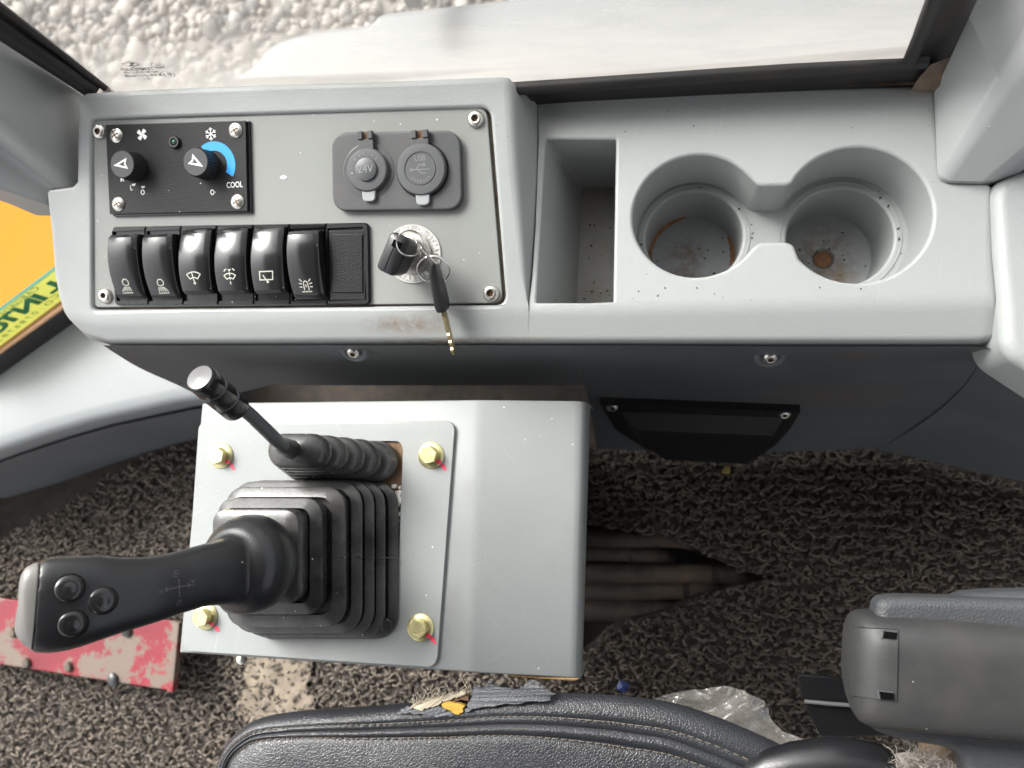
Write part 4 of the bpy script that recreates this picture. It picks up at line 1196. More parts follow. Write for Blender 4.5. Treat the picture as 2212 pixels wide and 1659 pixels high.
# ---- small lever with its boot
lever = thing("small_lever", "bent grey rod lever with a black grooved knob and ribbed rubber boot", "lever", W(760, 990, ZC))
def stadium(l, r, t, b, z, k=2.6, n=40):
    p0_, p1_ = C7(l, (t + b) / 2), C7(r, (t + b) / 2); q0, q1 = C7((l + r) / 2, t), C7((l + r) / 2, b)
    A, B, C, D = W(*p0_, z), W(*p1_, z), W(*q0, z), W(*q1, z)
    c = (A + B + C + D) / 4; hx = (B - A) / 2; hy = (C - D) / 2
    rad_ = hy.length; sx = max(0, hx.length - rad_); ux = hx.normalized(); uy = hy.normalized(); out = []
    for i in range(n):
        a_ = 2 * PI * i / n + .0001
        out.append(c + ux * (math.copysign(sx, math.cos(a_)) + rad_ * math.cos(a_)) + uy * rad_ * math.sin(a_))
    return out
g = G(); rings = []
NS = 5
for i in range(NS):
    for ph, s in ((0.0, .68), (.10, .85), (.28, .97), (.50, 1.0), (.74, .97), (.90, .88), (.99, .70)):
        t = (i + ph) / NS
        R_ = 1185 - 445 * t; L_ = 540 - 92 * t; tt = 268 - 48 * t; bb2 = 492 - 82 * t
        cx, cy = (R_ + L_) / 2, (tt + bb2) / 2; hx, hy = (R_ - L_) / 2, (bb2 - tt) / 2
        e = (1 - s) * hy
        rings.append(stadium(cx - hx + e, cx + hx - e, cy - hy + e, cy + hy - e, ZC - .002 + .070 * t))
top_c = sum(rings[-1], Vector()) / len(rings[-1])
rings.append([top_c + (p - top_c) * .6 + Vector((0, 0, .003)) for p in rings[-1]])
g.loft(rings, True, False, True); part("lever_boot", g, M_bellows, lever, angle=45)
rodm = material("dull_grey_rod", (.10, .105, .11), .38, metal=.4, bump=.1, grain=500)
g = G()
g.tube([W(632, 972, .588), W(624, 970, .600), W(612, 963, .611), W(598, 952, .619), W(578, 932, .627), W(545, 900, .640), W(505, 866, .656)], .0047, 16)
part("rod", g, rodm, lever)
g = G(); a_, b_ = W(640, 975, .582), W(614, 964, .610)
g.tube([a_, a_ * .4 + b_ * .6, b_], [.0080, .0066, .0062], 18); part("boot_collar", g, M_rubber, lever)
k0, k1_ = W(512, 884, .650), W(431, 815, .690)
ax = (k1_ - k0).normalized(); LN_ = (k1_ - k0).length
Mz = Matrix.Translation(k0) @ ax.to_track_quat('Z', 'Y').to_matrix().to_4x4()
g = G(); r_ = .0097
pf = [(r_ * .7, 0), (r_ * .95, .001)]
for k in range(3):
    z0 = .002 + LN_ * k / 3
    pf += [(r_, z0), (r_, z0 + LN_ / 3 - .0030), (r_ * .93, z0 + LN_ / 3 - .0026), (r_ * .93, z0 + LN_ / 3 - .0014)] if k < 2 else [(r_, z0), (r_, LN_ - .003), (r_ * .96, LN_ - .0012), (r_ * .86, LN_), (.0003, LN_ + .0006)]
g.lathe(pf, 36, Mz); part("lever_knob", g, M_gloss, lever, angle=35)
g = G()
for k in (1, 2):
    z0 = LN_ * k / 3
    g.lathe([(r_ * .945, z0 - .0006), (r_ * .985, z0), (r_ * .945, z0 + .0006)], 36, Mz, False, False)
part("grey_rings", g, M_cap, lever)

# ---- main joystick
joy = thing("joystick", "large black joystick leaning left with three thumb buttons and a square pleated bellows", "joystick", W(760, 1200, ZC))
def rr_world(l, r, t, b, z, rad_, n=7):
    q = [W(*C7(x, y), z) for x, y in ((l, b), (r, b), (r, t), (l, t))]
    return roundpoly(q, rad_, n)
LY = [(360, 1162, 484, 1340, .5255, .020), (335, 1090, 480, 1334, .534, .020), (310, 1030, 478, 1326, .542, .020), (262, 965, 484, 1308, .551, .019), (228, 876, 514, 1275, .565, .016), (185, 750, 574, 1208, .581, .013)]
TOPL = (150, 628, 634, 1150, .600, .011)
g = G(); rings = []
al = LY + [TOPL]
for i, (l, r, t, b, z, rd) in enumerate(LY):
    n_ = al[i + 1]
    o_ = lambda zz, ins: offset(rr_world(l, r, t, b, z, rd), ins)
    def setz(R_, zz): return [Vector((p.x, p.y, zz)) for p in R_]
    base = rr_world(l, r, t, b, z, rd)
    rings.append(setz(offset(base, .0030), z - .0042)); rings.append(setz(offset(base, .0006), z - .0024)); rings.append(setz(base, z - .0006))
    rings.append(setz(offset(base, .0005), z + .0006)); rings.append(setz(offset(base, .0018), z + .0014))
    nb_ = rr_world(*n_[:4], n_[4], n_[5])
    dz_ = n_[4] - z; va = setz(offset(nb_, .0040), z - .0030); rings.append([p * .52 + q * .48 for p, q in zip(setz(offset(base, .0035), z + dz_ * .24), setz(va, z + dz_ * .24))]); rings.append([p * .44 + q * .56 for p, q in zip(setz(offset(base, .0035), z - .0005), setz(va, z - .0005))])
    rings.append(va)
base = rr_world(*TOPL[:4], TOPL[4], TOPL[5])
def setz(R_, zz): return [Vector((p.x, p.y, zz)) for p in R_]
rings += [setz(offset(base, .001), .585), setz(base, .598), setz(offset(base, .0012), .6005), setz(offset(base, .006), .602)]
g.loft(rings, True, False, True)
part("bellows", g, M_bellows, joy, angle=35)
g = G()
s_line = []
p_a, p_b = W(*C7(580, 892), .6022), None
part_seam = []
for u_, z_ in ((600, .6026), (628, .6), (640, .581), (748, .5828), (752, .566), (872, .5668), (880, .552), (962, .5528), (970, .543), (1028, .5436), (1034, .535), (1088, .5356), (1160, .5272)):
    part_seam.append(W(*C7(u_, 889 + (u_ - 600) * .02), z_ + .0004))
g.tube(part_seam, .0004, 6); part("mould_seam", g, M_rubber, joy)
g = G(); pp = [W(*C7(x, y), .529) for x, y in ((1080, 1290), (1128, 1282), (1138, 1235), (1105, 1222), (1075, 1255))]
prism(g, pp, -.004, .005, .001); part("tie_buckle", g, M_gloss, joy)
# grip: one swept body from the collar to the tip
secs = [(600, 1220, 46, .590, 1.0), (574, 1221, 66, .605, 1.0), (546, 1223, 80, .620, 1.0), (516, 1228, 78, .635, .95), (486, 1234, 71, .648, .9), (440, 1243, 66, .662, .85), (385, 1258, 66, .676, .82), (330, 1273, 70, .689, .80), (260, 1285, 80, .703, .76), (200, 1293, 92, .714, .70), (140, 1303, 100, .724, .62), (95, 1308, 99, .731, .56), (70, 1310, 91, .735, .5)]
tipsec = [(54, 1312, 80, .737, .42), (44, 1313, 64, .738, .30), (39, 1313, 40, .7385, .16)]
def grip_ring(sec, prev, nxt):
    u, v, hw, z, th = sec
    c = W(u, v, z); t = (W(nxt[0], nxt[1], nxt[3]) - W(prev[0], prev[1], prev[3])).normalized()
    ac_ = (ey if False else Vector((0, 1, 0))); ac_ = (ac_ - t * ac_.dot(t)).normalized()
    nb_ = t.cross(ac_).normalized()
    w = hw * mpp(u, v, z); out = []
    n = 44
    for i in range(n):
        a_ = 2 * PI * i / n; e = .80
        ca, sa = math.cos(a_), math.sin(a_)
        out.append(c + ac_ * (w * math.copysign(abs(ca) ** e, ca)) + nb_ * (w * th * .8 * math.copysign(abs(sa) ** e, sa)))
    return out
def grip_rings(S):
    P = []
    for i in range(len(S) - 1):
        p0_, p1_, p2_, p3_ = S[max(i - 1, 0)], S[i], S[i + 1], S[min(i + 2, len(S) - 1)]
        for k in range(4):
            t = k / 4
            P.append(tuple(.5 * (2 * b1 + (c1x - a1) * t + (2 * a1 - 5 * b1 + 4 * c1x - d1) * t * t + (3 * b1 - a1 - 3 * c1x + d1) * t ** 3) for a1, b1, c1x, d1 in zip(p0_, p1_, p2_, p3_)))
    P.append(S[-1])
    return [grip_ring(P[i], P[max(0, i - 1)], P[min(len(P) - 1, i + 1)]) for i in range(len(P))]
RA = grip_rings(secs + tipsec); ks = (len(secs) - 1) * 4 - 1
g = G(); RR = RA[:ks + 1]
g.loft(RR, True, True, True); g_grip = g
gtree = BVHTree.FromPolygons(g.v, g.f)
g = G(); c_ = sum(RA[ks], Vector()) / len(RA[ks])
seam_ring = [p + (c_ - p) * .03 for p in RA[ks]]
first = [p + (q - p) * .30 for p, q in zip(RA[ks], RA[ks + 1])]
g.loft([[p + (c_ - p) * .25 for p in RA[ks]], seam_ring, [p + (c_ - p) * .025 for p in first], first] + RA[ks + 1:], True, True, True)
M_gripcap = material("worn_grip_cap", (.13, .125, .12), .38, bump=.2, grain=900, var=.2, specks=.05)
part("end_cap", g, M_gripcap, joy, angle=50)
# rounded collar the grip grows out of
g = G(); c_ = W(536, 1218, .625); axd = (W(440, 1243, .662) - W(600, 1218, .600)).normalized()
axd = (axd * .5 + Vector((0, 0, 1))).normalized(); q = axd.to_track_quat('Z', 'Y').to_matrix().to_4x4()
MM = Matrix.Translation(c_) @ q @ Matrix.Diagonal((1.10, 1.08, 1.0, 1))
g.lathe([(.026, -.016), (.0290, -.012), (.0302, -.006), (.0304, 0), (.0296, .006), (.0272, .012), (.0232, .0172), (.017, .0205), (.008, .022), (.0003, .0225)], 48, MM, True, True)
g.add(g_grip.v, g_grip.f); grip = part("grip", g, M_grip, joy, angle=0)      # grip and collar are one rubber moulding
rm = grip.modifiers.new("remesh", 'REMESH'); rm.mode = 'VOXEL'; rm.voxel_size = .0012; rm.use_smooth_shade = True
sm = grip.modifiers.new("smooth", 'SMOOTH'); sm.factor = .5; sm.iterations = 14
for u, v in ((150, 1271), (223, 1298), (157, 1349)):
    p, n = hit(gtree, u, v); M = nframe(p, n, Vector((1, .2, 0)))
    r_ = 31 * mpp(u, v, p.z)
    g = G(); g.lathe([(r_ * 1.04, -.0012), (r_ * 1.02, .0001), (r_ * .97, .0001), (r_ * .95, -.0003), (r_ * .92, .0001), (r_ * .78, .0011), (r_ * .58, .0017), (r_ * .46, .0016), (r_ * .40, .0017), (r_ * .2, .0022), (.0002, .0023)], 40, M)
    part("thumb_button", g, M_gloss, joy, angle=60)
g = G()
def gp(u, v):
    p, n = hit(gtree, u, v); return p + n * .0001
def gripline(a_, b_, w=1.2, n=6):
    dx, dy = b_[0] - a_[0], b_[1] - a_[1]; l = math.hypot(dx, dy); ox, oy = -dy / l * w, dx / l * w
    rows = [[gp(a_[0] + dx * k / n + ox, a_[1] + dy * k / n + oy), gp(a_[0] + dx * k / n - ox, a_[1] + dy * k / n - oy)] for k in range(n + 1)]
    g.grid(rows)
gripline((356, 1274), (412, 1263)); gripline((386, 1250), (388, 1290)); 
for a_, b_ in (((356, 1274), (362, 1268)), ((356, 1274), (363, 1278)), ((412, 1263), (405, 1260)), ((412, 1263), (406, 1269))): gripline(a_, b_, 1, 2)
for s, u, v, rot in (("IL", 348, 1277, 76), ("TD", 381, 1240, 80), ("LR", 416, 1258, 76), ("TR", 388, 1302, 80)):
    q = text_geo(s, 14); ca, sa = math.cos(math.radians(rot)), math.sin(math.radians(rot))
    g.add([gp(u + (p.x * ca - p.y * sa), v - (p.x * sa + p.y * ca)) for p in q.v], q.f)
part("engraved_marks", g, material("engraved_grey", (.10, .10, .105), .5), grip, flat=True)

# ================================================================== floor, mat, hoses
g = G(); g.add([Vector(p) for p in ((-1.25, -1.6, -.10), (1.1, -1.6, -.10), (1.1, .27, -.10), (-1.25, .27, -.10))], [(0, 1, 2, 3)])
structure(part("cab_floor", g, M_floor, flat=True))
g = G()
fl_poly = [W(u, v, -.012) for u, v in [(-250, 1260), (0, 1165), (300, 985), (430, 940), (640, 860), (640, 790), (1262, 790), (1262, 960), (1890, 960), (2400, 1090), (2400, 1950), (-250, 1950)]]
gap = [W(u, v, -.006) for u, v in [(1150, 1110), (1265, 1133), (1330, 1139), (1400, 1150), (1450, 1166), (1510, 1190), (1560, 1214), (1610, 1236), (1660, 1244), (1708, 1246), (1650, 1254), (1600, 1264), (1540, 1280), (1500, 1291), (1440, 1318), (1400, 1330), (1350, 1340), (1320, 1356), (1290, 1382), (1262, 1406), (1150, 1400)]]
gapf = [Vector((p.x, p.y, -.012)) for p in gap]
matt = thing("floor_mat", "brown black coiled loop floor mat with a split showing hoses underneath", "floor mat", W(1700, 1150, 0))
g = G(); bp_ = [W(u, v, -.006) for u, v in [(-250, 1262), (0, 1168), (150, 1088), (300, 992), (430, 946), (1262, 962), (1890, 970), (2400, 1092), (2400, 1950), (-250, 1950)]]
bp_ = bp_[::-1] if False else bp_
g.fill(bp_, [gap]); g.loft([gap, [p - Vector((0, 0, .03)) for p in gap]])
part("mat_backing", g, M_matback, matt, flat=True)
def inside(P, X, Y):
    c = np.zeros(X.shape, bool); n = len(P)
    for i in range(n):
        x1, y1 = P[i].x, P[i].y; x2, y2 = P[i - 1].x, P[i - 1].y
        if y1 == y2: continue
        m_ = ((y1 > Y) != (y2 > Y)) & (X < (x2 - x1) * (Y - y1) / (y2 - y1) + x1); c ^= m_
    return c
def coil_mat():
    rowp, colp = .0160, .0026
    xs = np.arange(-1.35, .70, colp); ys = np.arange(-.52, .10, rowp)
    X, Y = np.meshgrid(xs, ys)
    X = X + rng.uniform(-.004, .004, X.shape); Y = Y + rng.normal(0, .0038, Y.shape)
    X, Y = X.ravel(), Y.ravel()
    keep = inside(bp_, X, Y) & ~inside(gap, X, Y)
    hid = [W(u, v, 0) for u, v in [(560, 1000), (1180, 1000), (1160, 1340), (540, 1310)]]
    keep &= ~inside(hid, X, Y)
    X, Y = X[keep], Y[keep]; n = len(X)
    ns, m = 8, 3
    t = np.linspace(0, 1, ns)[None, :]
    ph = rng.uniform(0, 2 * np.pi, n)[:, None]; span = rng.uniform(2.6, 5.0, n)[:, None]
    r = rng.uniform(.0026, .0052, n)[:, None]; el = rng.uniform(.4, .85, n)[:, None]; hd = rng.normal(0, .5, n)[:, None]
    a = ph + span * t
    lx = r * np.cos(a) + (t - .5) * rng.uniform(-.010, .010, n)[:, None]; ly = r * el * np.sin(a)
    px_ = X[:, None] + lx * np.cos(hd) - ly * np.sin(hd); py_ = Y[:, None] + lx * np.sin(hd) + ly * np.cos(hd)
    pz = rng.uniform(-.004, .001, n)[:, None] + .0038 * np.sin(np.pi * t) + .002 * np.sin(a + ph)
    C = np.stack([px_, py_, pz], -1)
    T = np.gradient(C, axis=1); T /= np.linalg.norm(T, axis=-1, keepdims=True) + 1e-9
    U = np.cross(T, np.array([0, 0, 1.0])); U /= np.linalg.norm(U, axis=-1, keepdims=True) + 1e-9
    V = np.cross(U, T)
    k = np.arange(m) * 2 * np.pi / m
    rad_ = (rng.uniform(.0012, .0019, n)[:, None, None, None])
    P = C[:, :, None, :] + rad_ * (U[:, :, None, :] * np.cos(k)[None, None, :, None] + V[:, :, None, :] * np.sin(k)[None, None, :, None])
    P = P.reshape(-1, 3)
    base = (np.arange(n) * ns * m)[:, None, None]
    i = np.arange(ns - 1)[None, :, None] * m; j = np.arange(m)[None, None, :]; j2 = (j + 1) % m
    Q = np.stack([base + i + j, base + i + j2, base + i + m + j2, base + i + m + j], -1).reshape(-1, 4)
    return P, Q
def fast_mesh(name, P, Q, m, parent=None):
    me = bpy.data.meshes.new(name)
    if parent is not None:
        o3 = np.array(MW[parent.name].translation); P = P - o3
    k = Q.shape[1]
    me.vertices.add(len(P)); me.vertices.foreach_set("co", P.astype(np.float32).ravel())
    me.loops.add(Q.size); me.loops.foreach_set("vertex_index", Q.astype(np.int32).ravel())
    me.polygons.add(len(Q)); me.polygons.foreach_set("loop_start", np.arange(0, Q.size, k, dtype=np.int32))
    me.update(calc_edges=True); me.validate()
    me.polygons.foreach_set("use_smooth", np.ones(len(me.polygons), bool))
    me.materials.append(m)
    o = bpy.data.objects.new(name, me); COL.objects.link(o)
    if parent is not None: o.parent = parent; MW[o.name] = MW[parent.name]
    return o
o = fast_mesh("coiled_loops", *coil_mat(), M_matfib, matt); o["kind"] = "stuff"
# colour of each strand varies: dust-brown to near black
nt = M_matfib.node_tree; b_ = nt.nodes["Principled BSDF"]
rp2 = nt.nodes.new("ShaderNodeValToRGB"); geo_ = nt.nodes.new("ShaderNodeNewGeometry")
rp2.color_ramp.elements[0].color = (.060, .050, .042, 1); rp2.color_ramp.elements[1].color = (.185, .152, .122, 1)
nt.links.new(geo_.outputs["Random Per Island"], rp2.inputs[0]); nt.links.new(rp2.outputs[0], b_.inputs["Base Color"])
# dried mud patch
mud = thing("dried_mud_patch", "pale beige patch of dried mud on the mat below the lever box", "mud", W(600, 1480, 0))
g = G(); c = W(600, 1500, 0); n = 96
def mud_z(p):
    return .0026 + .0016 * math.sin(p.x * 170 + 1) * math.sin(p.y * 140) + .0010 * math.sin(p.x * 410 + p.y * 300)
ph_ = [random.uniform(0, 6.28) for _ in range(6)]
def mud_r(a_): return 1 + .10 * math.sin(2 * a_ + ph_[0]) + .09 * math.sin(3 * a_ + ph_[1]) + .07 * math.sin(7 * a_ + ph_[2]) + .05 * math.sin(13 * a_ + ph_[3])
mv, mp_ = [], []
for k in range(n):
    a_ = 2 * PI * k / n; q = mud_r(a_); mv.append(Vector((.066 * q * math.cos(a_), .088 * q * math.sin(a_))))
for k in range(420):
    a_ = random.uniform(0, 2 * PI); q = mud_r(a_) * math.sqrt(random.random()) * .96; mv.append(Vector((.066 * q * math.cos(a_), .088 * q * math.sin(a_))))
dv, de, df, *_ = delaunay_2d_cdt(mv, [(k, (k + 1) % n) for k in range(n)], [list(range(n))], 1, 1e-6)
g.add([Vector((c.x + p.x, c.y + p.y, mud_z(p) - .0075 * max(0, (math.hypot(p.x / .066, p.y / .088) - .55)) ** 1.3)) for p in dv], [f for f in df])
part("mud_crust", g, M_sand, mud, angle=0)
for v0, u1, v1, r_, zz, lab in ((1163, 1482, 1163, .0135, -.040, "topmost hose"), (1196, 1430, 1200, .012, -.045, ""), (1238, 1610, 1240, .0145, -.038, ""), (1277, 1548, 1272, .0135, -.040, ""), (1318, 1480, 1322, .016, -.042, "")):
    h = thing("rubber_hose", {1163: "dusty rubber hose showing highest in the mat split", 1196: "short dusty hose second from the top in the mat split", 1238: "longest dark hose across the middle of the mat split", 1277: "brownish dusty hose below the middle of the mat split", 1318: "thick dark hose lowest in the mat split"}[v0], "hose", W(1350, v0, zz), "hoses under the split mat")
    g = G(); pth = [W(900, v0, zz), W(1200, v0, zz), W(1350, v0, zz), W((1350 + u1) / 2, (v0 + v1) / 2, zz), W(u1 - 30, v1, zz - .002), W(u1, v1 + 3, zz - .010), W(u1 + 14, v1 + 8, zz - .030)]
    g.tube(pth, r_, 18); part("hose_body", g, M_hose, h)
    g = G(); t = W(u1 - 75, v1, zz - .001); t2 = W(u1 - 60, v1, zz - .0015)
    g.tube([t, t2], r_ * 1.07, 18); part("hose_clamp", g, M_matback, h)
leaf = G(); leaf.add([W(1558, 1022, .012), W(1566, 1008, .013), W(1577, 1008, .014), W(1577, 1024, .011), W(1568, 1021, .014)], [(0, 4, 1), (1, 4, 2), (2, 4, 3), (3, 4, 0)])
tag(part("dry_leaf", leaf, M_leaf, flat=True), "tiny yellow dry leaf scrap on the dark mat below the heater outlet", "leaf")
leaf = G(); c = W(1345, 1482, .012)
leaf.add([c + Vector((.012 * math.cos(k) * random.uniform(.6, 1.2), .008 * math.sin(k) * random.uniform(.6, 1.2), random.uniform(0, .004))) for k in range(6)] + [c + Vector((0, 0, .006))], [(k, (k + 1) % 6, 6) for k in range(6)])
tag(part("blue_scrap", leaf, material("blue_scrap", (.03, .05, .18), .5), flat=True), "small dark blue scrap on the mat beside the lever box", "scrap")

# red foot plate
pedal = thing("red_foot_plate", "worn red painted steel foot plate with black rubber studs on the mat", "foot plate", W(190, 1390, .04))
ZP = .055
q = [W(u, v, ZP) for u, v in [(-260, 1395), (378, 1493), (392, 1344), (-260, 1258)]]
g = G(); prism(g, roundpoly(q, .004, 3), -.006, 0, .0012, Vector((0, 0, 1)), 2); part("plate_sheet", g, M_red, pedal, wn=True)
g = G(); e0 = q[1]; e1 = q[2]
prism(g, [q[2] + Vector((-.010, 0, 0)), q[2], q[1], q[1] + Vector((-.010, 0, 0))][::-1], 0, .006, .001); part("turned_edge", g, M_red, pedal)
for u, v in ((275, 1362), (246, 1468), (30, 1366), (60, 1432), (150, 1440)):
    big = u in (275, 246)
    g = G(); s = 1 if big else .8
    M = Matrix.Translation(W(u, v, ZP)) @ Matrix.Rotation(.5, 4, 'Z') @ Matrix.Diagonal((1, 1.25, 1, 1))
    g.lathe([(.0085 * s, 0), (.008 * s, .004), (.006 * s, .0058), (.0004, .0062)], 20, M); part("rubber_stud", g, M_rubber if big else M_hose, pedal)

# ================================================================== seat
seat = thing("driver_seat", "black leather seat cushion with double stitching and a torn front edge", "seat", W(1050, 1650, .40))
ZSE = .500
so = [(440, 1760), (459, 1658), (475, 1614), (505, 1580), (552, 1554), (646, 1539), (775, 1529), (853, 1522), (960, 1511), (1050, 1500), (1119, 1495), (1205, 1494), (1296, 1497), (1356, 1501), (1456, 1515), (1556, 1547), (1656, 1589), (1706, 1616), (1760, 1660), (1800, 1740)]
P = [W(u, v, ZSE) for u, v in so]
# refine along the visible edge
ref = []
for i in range(len(P) - 1):
    p0_, p1_, p2_, p3_ = P[max(i - 1, 0)], P[i], P[i + 1], P[min(i + 2, len(P) - 1)]
    for k in range(5):
        t = k / 5
        ref.append(.5 * ((2 * p1_) + (p2_ - p0_) * t + (2 * p0_ - 5 * p1_ + 4 * p2_ - p3_) * t * t + (3 * p1_ - p0_ - 3 * p2_ + p3_) * t ** 3))
ref.append(P[-1])
far = [Vector((P[-1].x + .02, P[-1].y - .38, ZSE)), Vector((P[0].x - .02, P[0].y - .40, ZSE))]
loop = (ref + far)[::-1]                                   # counter-clockwise
iw = inward(loop)
sc_w = []
for p in loop:
    f = (p.x - P[0].x) / (P[13].x - P[0].x); sc_w.append(.42 + .72 * max(0, min(1, f)))
def seatring(d, z, k=1.0):
    return [Vector((p.x, p.y, ZSE + z)) + w * (d * s) for p, w, s in zip(loop, iw, sc_w)]
prof = [(.060, -.12), (.036, -.06), (.016, -.030), (.005, -.017), (.003, -.008), (.009, -.002), (.014, .001), (.0175, .0012), (.0185, .0004), (.0195, .0012), (.0225, .0016), (.0245, -.0002), (.0265, .0028), (.0285, .0036), (.031, .0026), (.0325, .0014), (.0335, .0008), (.0345, .0016), (.040, .003), (.06, .006), (.09, .008), (.13, .008)]
g = G(); RS = [seatring(d, z) for d, z in prof]
for k, ring in enumerate(RS):
    if 3 < k: 
        for p in ring: p.z += .0012 * math.sin(p.x * 38) * math.sin(p.y * 60 + 1)
g.loft(RS, True); g.fill(RS[-1])
part("cushion_cover", g, M_leather, seat, angle=70)
stree = BVHTree.FromPolygons(g.v, g.f)
g = G()
for d, z in ((.0185, .0010), (.0335, .0014)):
    ring = seatring(d, z + .0007); acc = 0
    for i in range(len(ring) - 1):
        a_, b_ = ring[i], ring[i + 1]
        if a_.y < -.42 or b_.y < -.42: continue
        n = max(1, int((b_ - a_).length / .0040))
        for k in range(n):
            s0 = a_ + (b_ - a_) * ((k + .15) / n); s1 = a_ + (b_ - a_) * ((k + .80) / n)
            g.tube([s0 - Vector((0, 0, .0004)), (s0 + s1) / 2 + Vector((0, 0, .0004)), s1 - Vector((0, 0, .0004))], .00062, 5)
o = part("stitching", g, M_thread, seat); o["kind"] = "stuff"
# the tear: foam, cloth lining and curled leather flaps
def sp(u, v, h=0.0):
    p, n = hit(stree, u, v); return p + n * h
def rag(name, pts, m, h0, h1, label=None, sub_=5, curl=None):
    """irregular torn patch: outline in order, jagged, thickened"""
    P2 = []
    for i in range(len(pts)):
        a_, b_ = pts[i], pts[(i + 1) % len(pts)]
        for k in range(sub_):
            t = k / sub_; j = 3.6 if k else 1.2
            P2.append((a_[0] + (b_[0] - a_[0]) * t + random.uniform(-j, j), a_[1] + (b_[1] - a_[1]) * t + random.uniform(-j, j)))
    zc = ZSE
    base = []
    for u, v in P2:
        p = W(u, v, zc + h0 + (curl(u, v) if curl else 0)); base.append(p)
    c = sum(base, Vector()) / len(base)
    g = G(); up2 = [p + (c - p) * .06 + Vector((0, 0, h1 + random.uniform(-.0005, .0005))) for p in base]
    g.loft([base, up2], True); g.fill(up2)
    o = part(name, g, m, seat, angle=50)
    if label: o["label"] = label
    return o
rag("foam_padding", [(960, 1528), (985, 1540), (1004, 1536), (1004, 1520), (985, 1515), (965, 1512), (955, 1518)], M_foam, .000, .003, "yellow foam showing through the tear")
rag("dark_gap", [(945, 1516), (975, 1514), (1012, 1512), (1020, 1496), (1000, 1494), (965, 1502)], M_rust, -.001, .003)
rag("torn_lining", [(885, 1528), (905, 1514), (925, 1508), (955, 1500), (990, 1494), (1012, 1490), (1010, 1498), (985, 1504), (962, 1512), (950, 1520), (925, 1528), (905, 1532)], M_cloth, .001, .003, "frayed beige cloth lining")
rag("torn_flap", [(1005, 1540), (1030, 1530), (1110, 1520), (1190, 1512), (1200, 1497), (1180, 1488), (1160, 1474), (1150, 1470), (1142, 1478), (1120, 1488), (1085, 1484), (1064, 1476), (1058, 1470), (1050, 1482), (1024, 1482), (1018, 1494), (1016, 1512)], M_leath2, .002, .002, "curled grey torn leather flap", 5, lambda u, v: .004 * max(0, (1500 - v) / 30))
rag("torn_flap", [(860, 1540), (880, 1524), (905, 1528), (950, 1522), (965, 1530), (990, 1544), (960, 1546), (900, 1542)], M_leath2, .001, .0015)
g = G()
for k in range(34):
    u = random.uniform(890, 1012); v = 1520 - (u - 890) * .24 + random.uniform(-8, 4)
    p = W(u, v, ZSE + .006); q = p + Vector((random.uniform(-.004, .004), random.uniform(.0, .006), random.uniform(-.001, .003))); r2 = q + Vector((random.uniform(-.003, .003), random.uniform(-.003, .003), random.uniform(-.002, .002)))
    g.tube([p, q, r2], .00025, 4)
o = part("frayed_threads", g, M_cloth, seat); o["kind"] = "stuff"
g = G(); g.box((W(1100, 1900, .3).x, -.50, .24), .46, .34, .36); part("seat_base", g, M_dark, seat, bev=.01)

# ---- plastic bag
bag = thing("plastic_bag", "crumpled clear plastic bag lying beside the right corner of the seat", "plastic bag", W(1600, 1560, .40))
bo = [(1400, 1515), (1440, 1500), (1500, 1490), (1550, 1483), (1580, 1482), (1605, 1492), (1640, 1508), (1652, 1518), (1662, 1545), (1690, 1580), (1740, 1600), (1785, 1612), (1720, 1625), (1680, 1640), (1600, 1640), (1500, 1600), (1430, 1560)]
pts = []
for i in range(len(bo)):
    a_, b_ = bo[i], bo[(i + 1) % len(bo)]
    for k in range(3): pts.append((a_[0] + (b_[0] - a_[0]) * k / 3 + random.uniform(-3, 3), a_[1] + (b_[1] - a_[1]) * k / 3 + random.uniform(-3, 3)))
inn = []
from mathutils.geometry import delaunay_2d_cdt
for k in range(60):
    inn.append((random.uniform(1400, 1785), random.uniform(1482, 1640)))
allp = [Vector(p) for p in pts + inn]
n0 = len(pts)
dv, de, df, *_ = delaunay_2d_cdt(allp, [(i, (i + 1) % n0) for i in range(n0)], [list(range(n0))], 1, 1e-4)
g = G()
for sgn in (1, -1):
    g.add([W(p.x, p.y, .42 + (random.uniform(-.010, .010) if sgn > 0 else random.uniform(-.03, -.018))) for p in dv], [f for f in df])
part("bag_film", g, M_bag, bag, angle=0, sub=2)

# ---- armrest at the lower right
arm = thing("armrest", "dark grey armrest housing with a clipped end cover and two square slots", "armrest", W(2050, 1460, .50))
ZA = .575
def arm_body():
    st = [(1838, 1420, 50, .0), (1840, 1428, 78, .010), (1848, 1436, 106, .020), (1862, 1444, 121, .027), (1885, 1449, 127, .031), (1930, 1452, 129, .033), (2000, 1456, 130, .034), (2120, 1466, 130, .034), (2260, 1478, 130, .034), (2420, 1490, 130, .034)]
    rows = []
    for u, vc, hv, hz in st:
        c = W(u, vc, ZA - .034); top = W(u, vc - hv, ZA - .02); bot = W(u, vc + hv, ZA - .02)
        hy = (top - bot).length / 2; c = (top + bot) / 2; yd = (top - bot).normalized(); row = []
        for k in range(25):
            a_ = PI * (k / 24) ; ca, sa = math.cos(a_), math.sin(a_); e = .55
            row.append(c + yd * (hy * math.copysign(abs(ca) ** e, ca)) + Vector((0, 0, max(hz, .004) * abs(sa) ** .7 - .014)))
        row = [row[0] - Vector((0, .004, .010))] + row + [row[-1] - Vector((0, -.006, .012))]
        rows.append(row)
    return rows
g = G(); g.grid(arm_body()); g.add(arm_body()[0], [tuple(range(27))[::-1]])
part("armrest_housing", g, M_arm, arm, angle=60)
atree = BVHTree.FromPolygons(g.v, g.f)
def ap(u, v, h=0.0):
    p, n = hit(atree, u, v); return p + n * h
g = G()
us = [1841, 1850, 1870, 1900, 1925, 1940]; vsn = 12
def vlim(u):
    t = (u - 1841) / 99; return 1357 + t * 6, 1502 + t * 12
rows = []
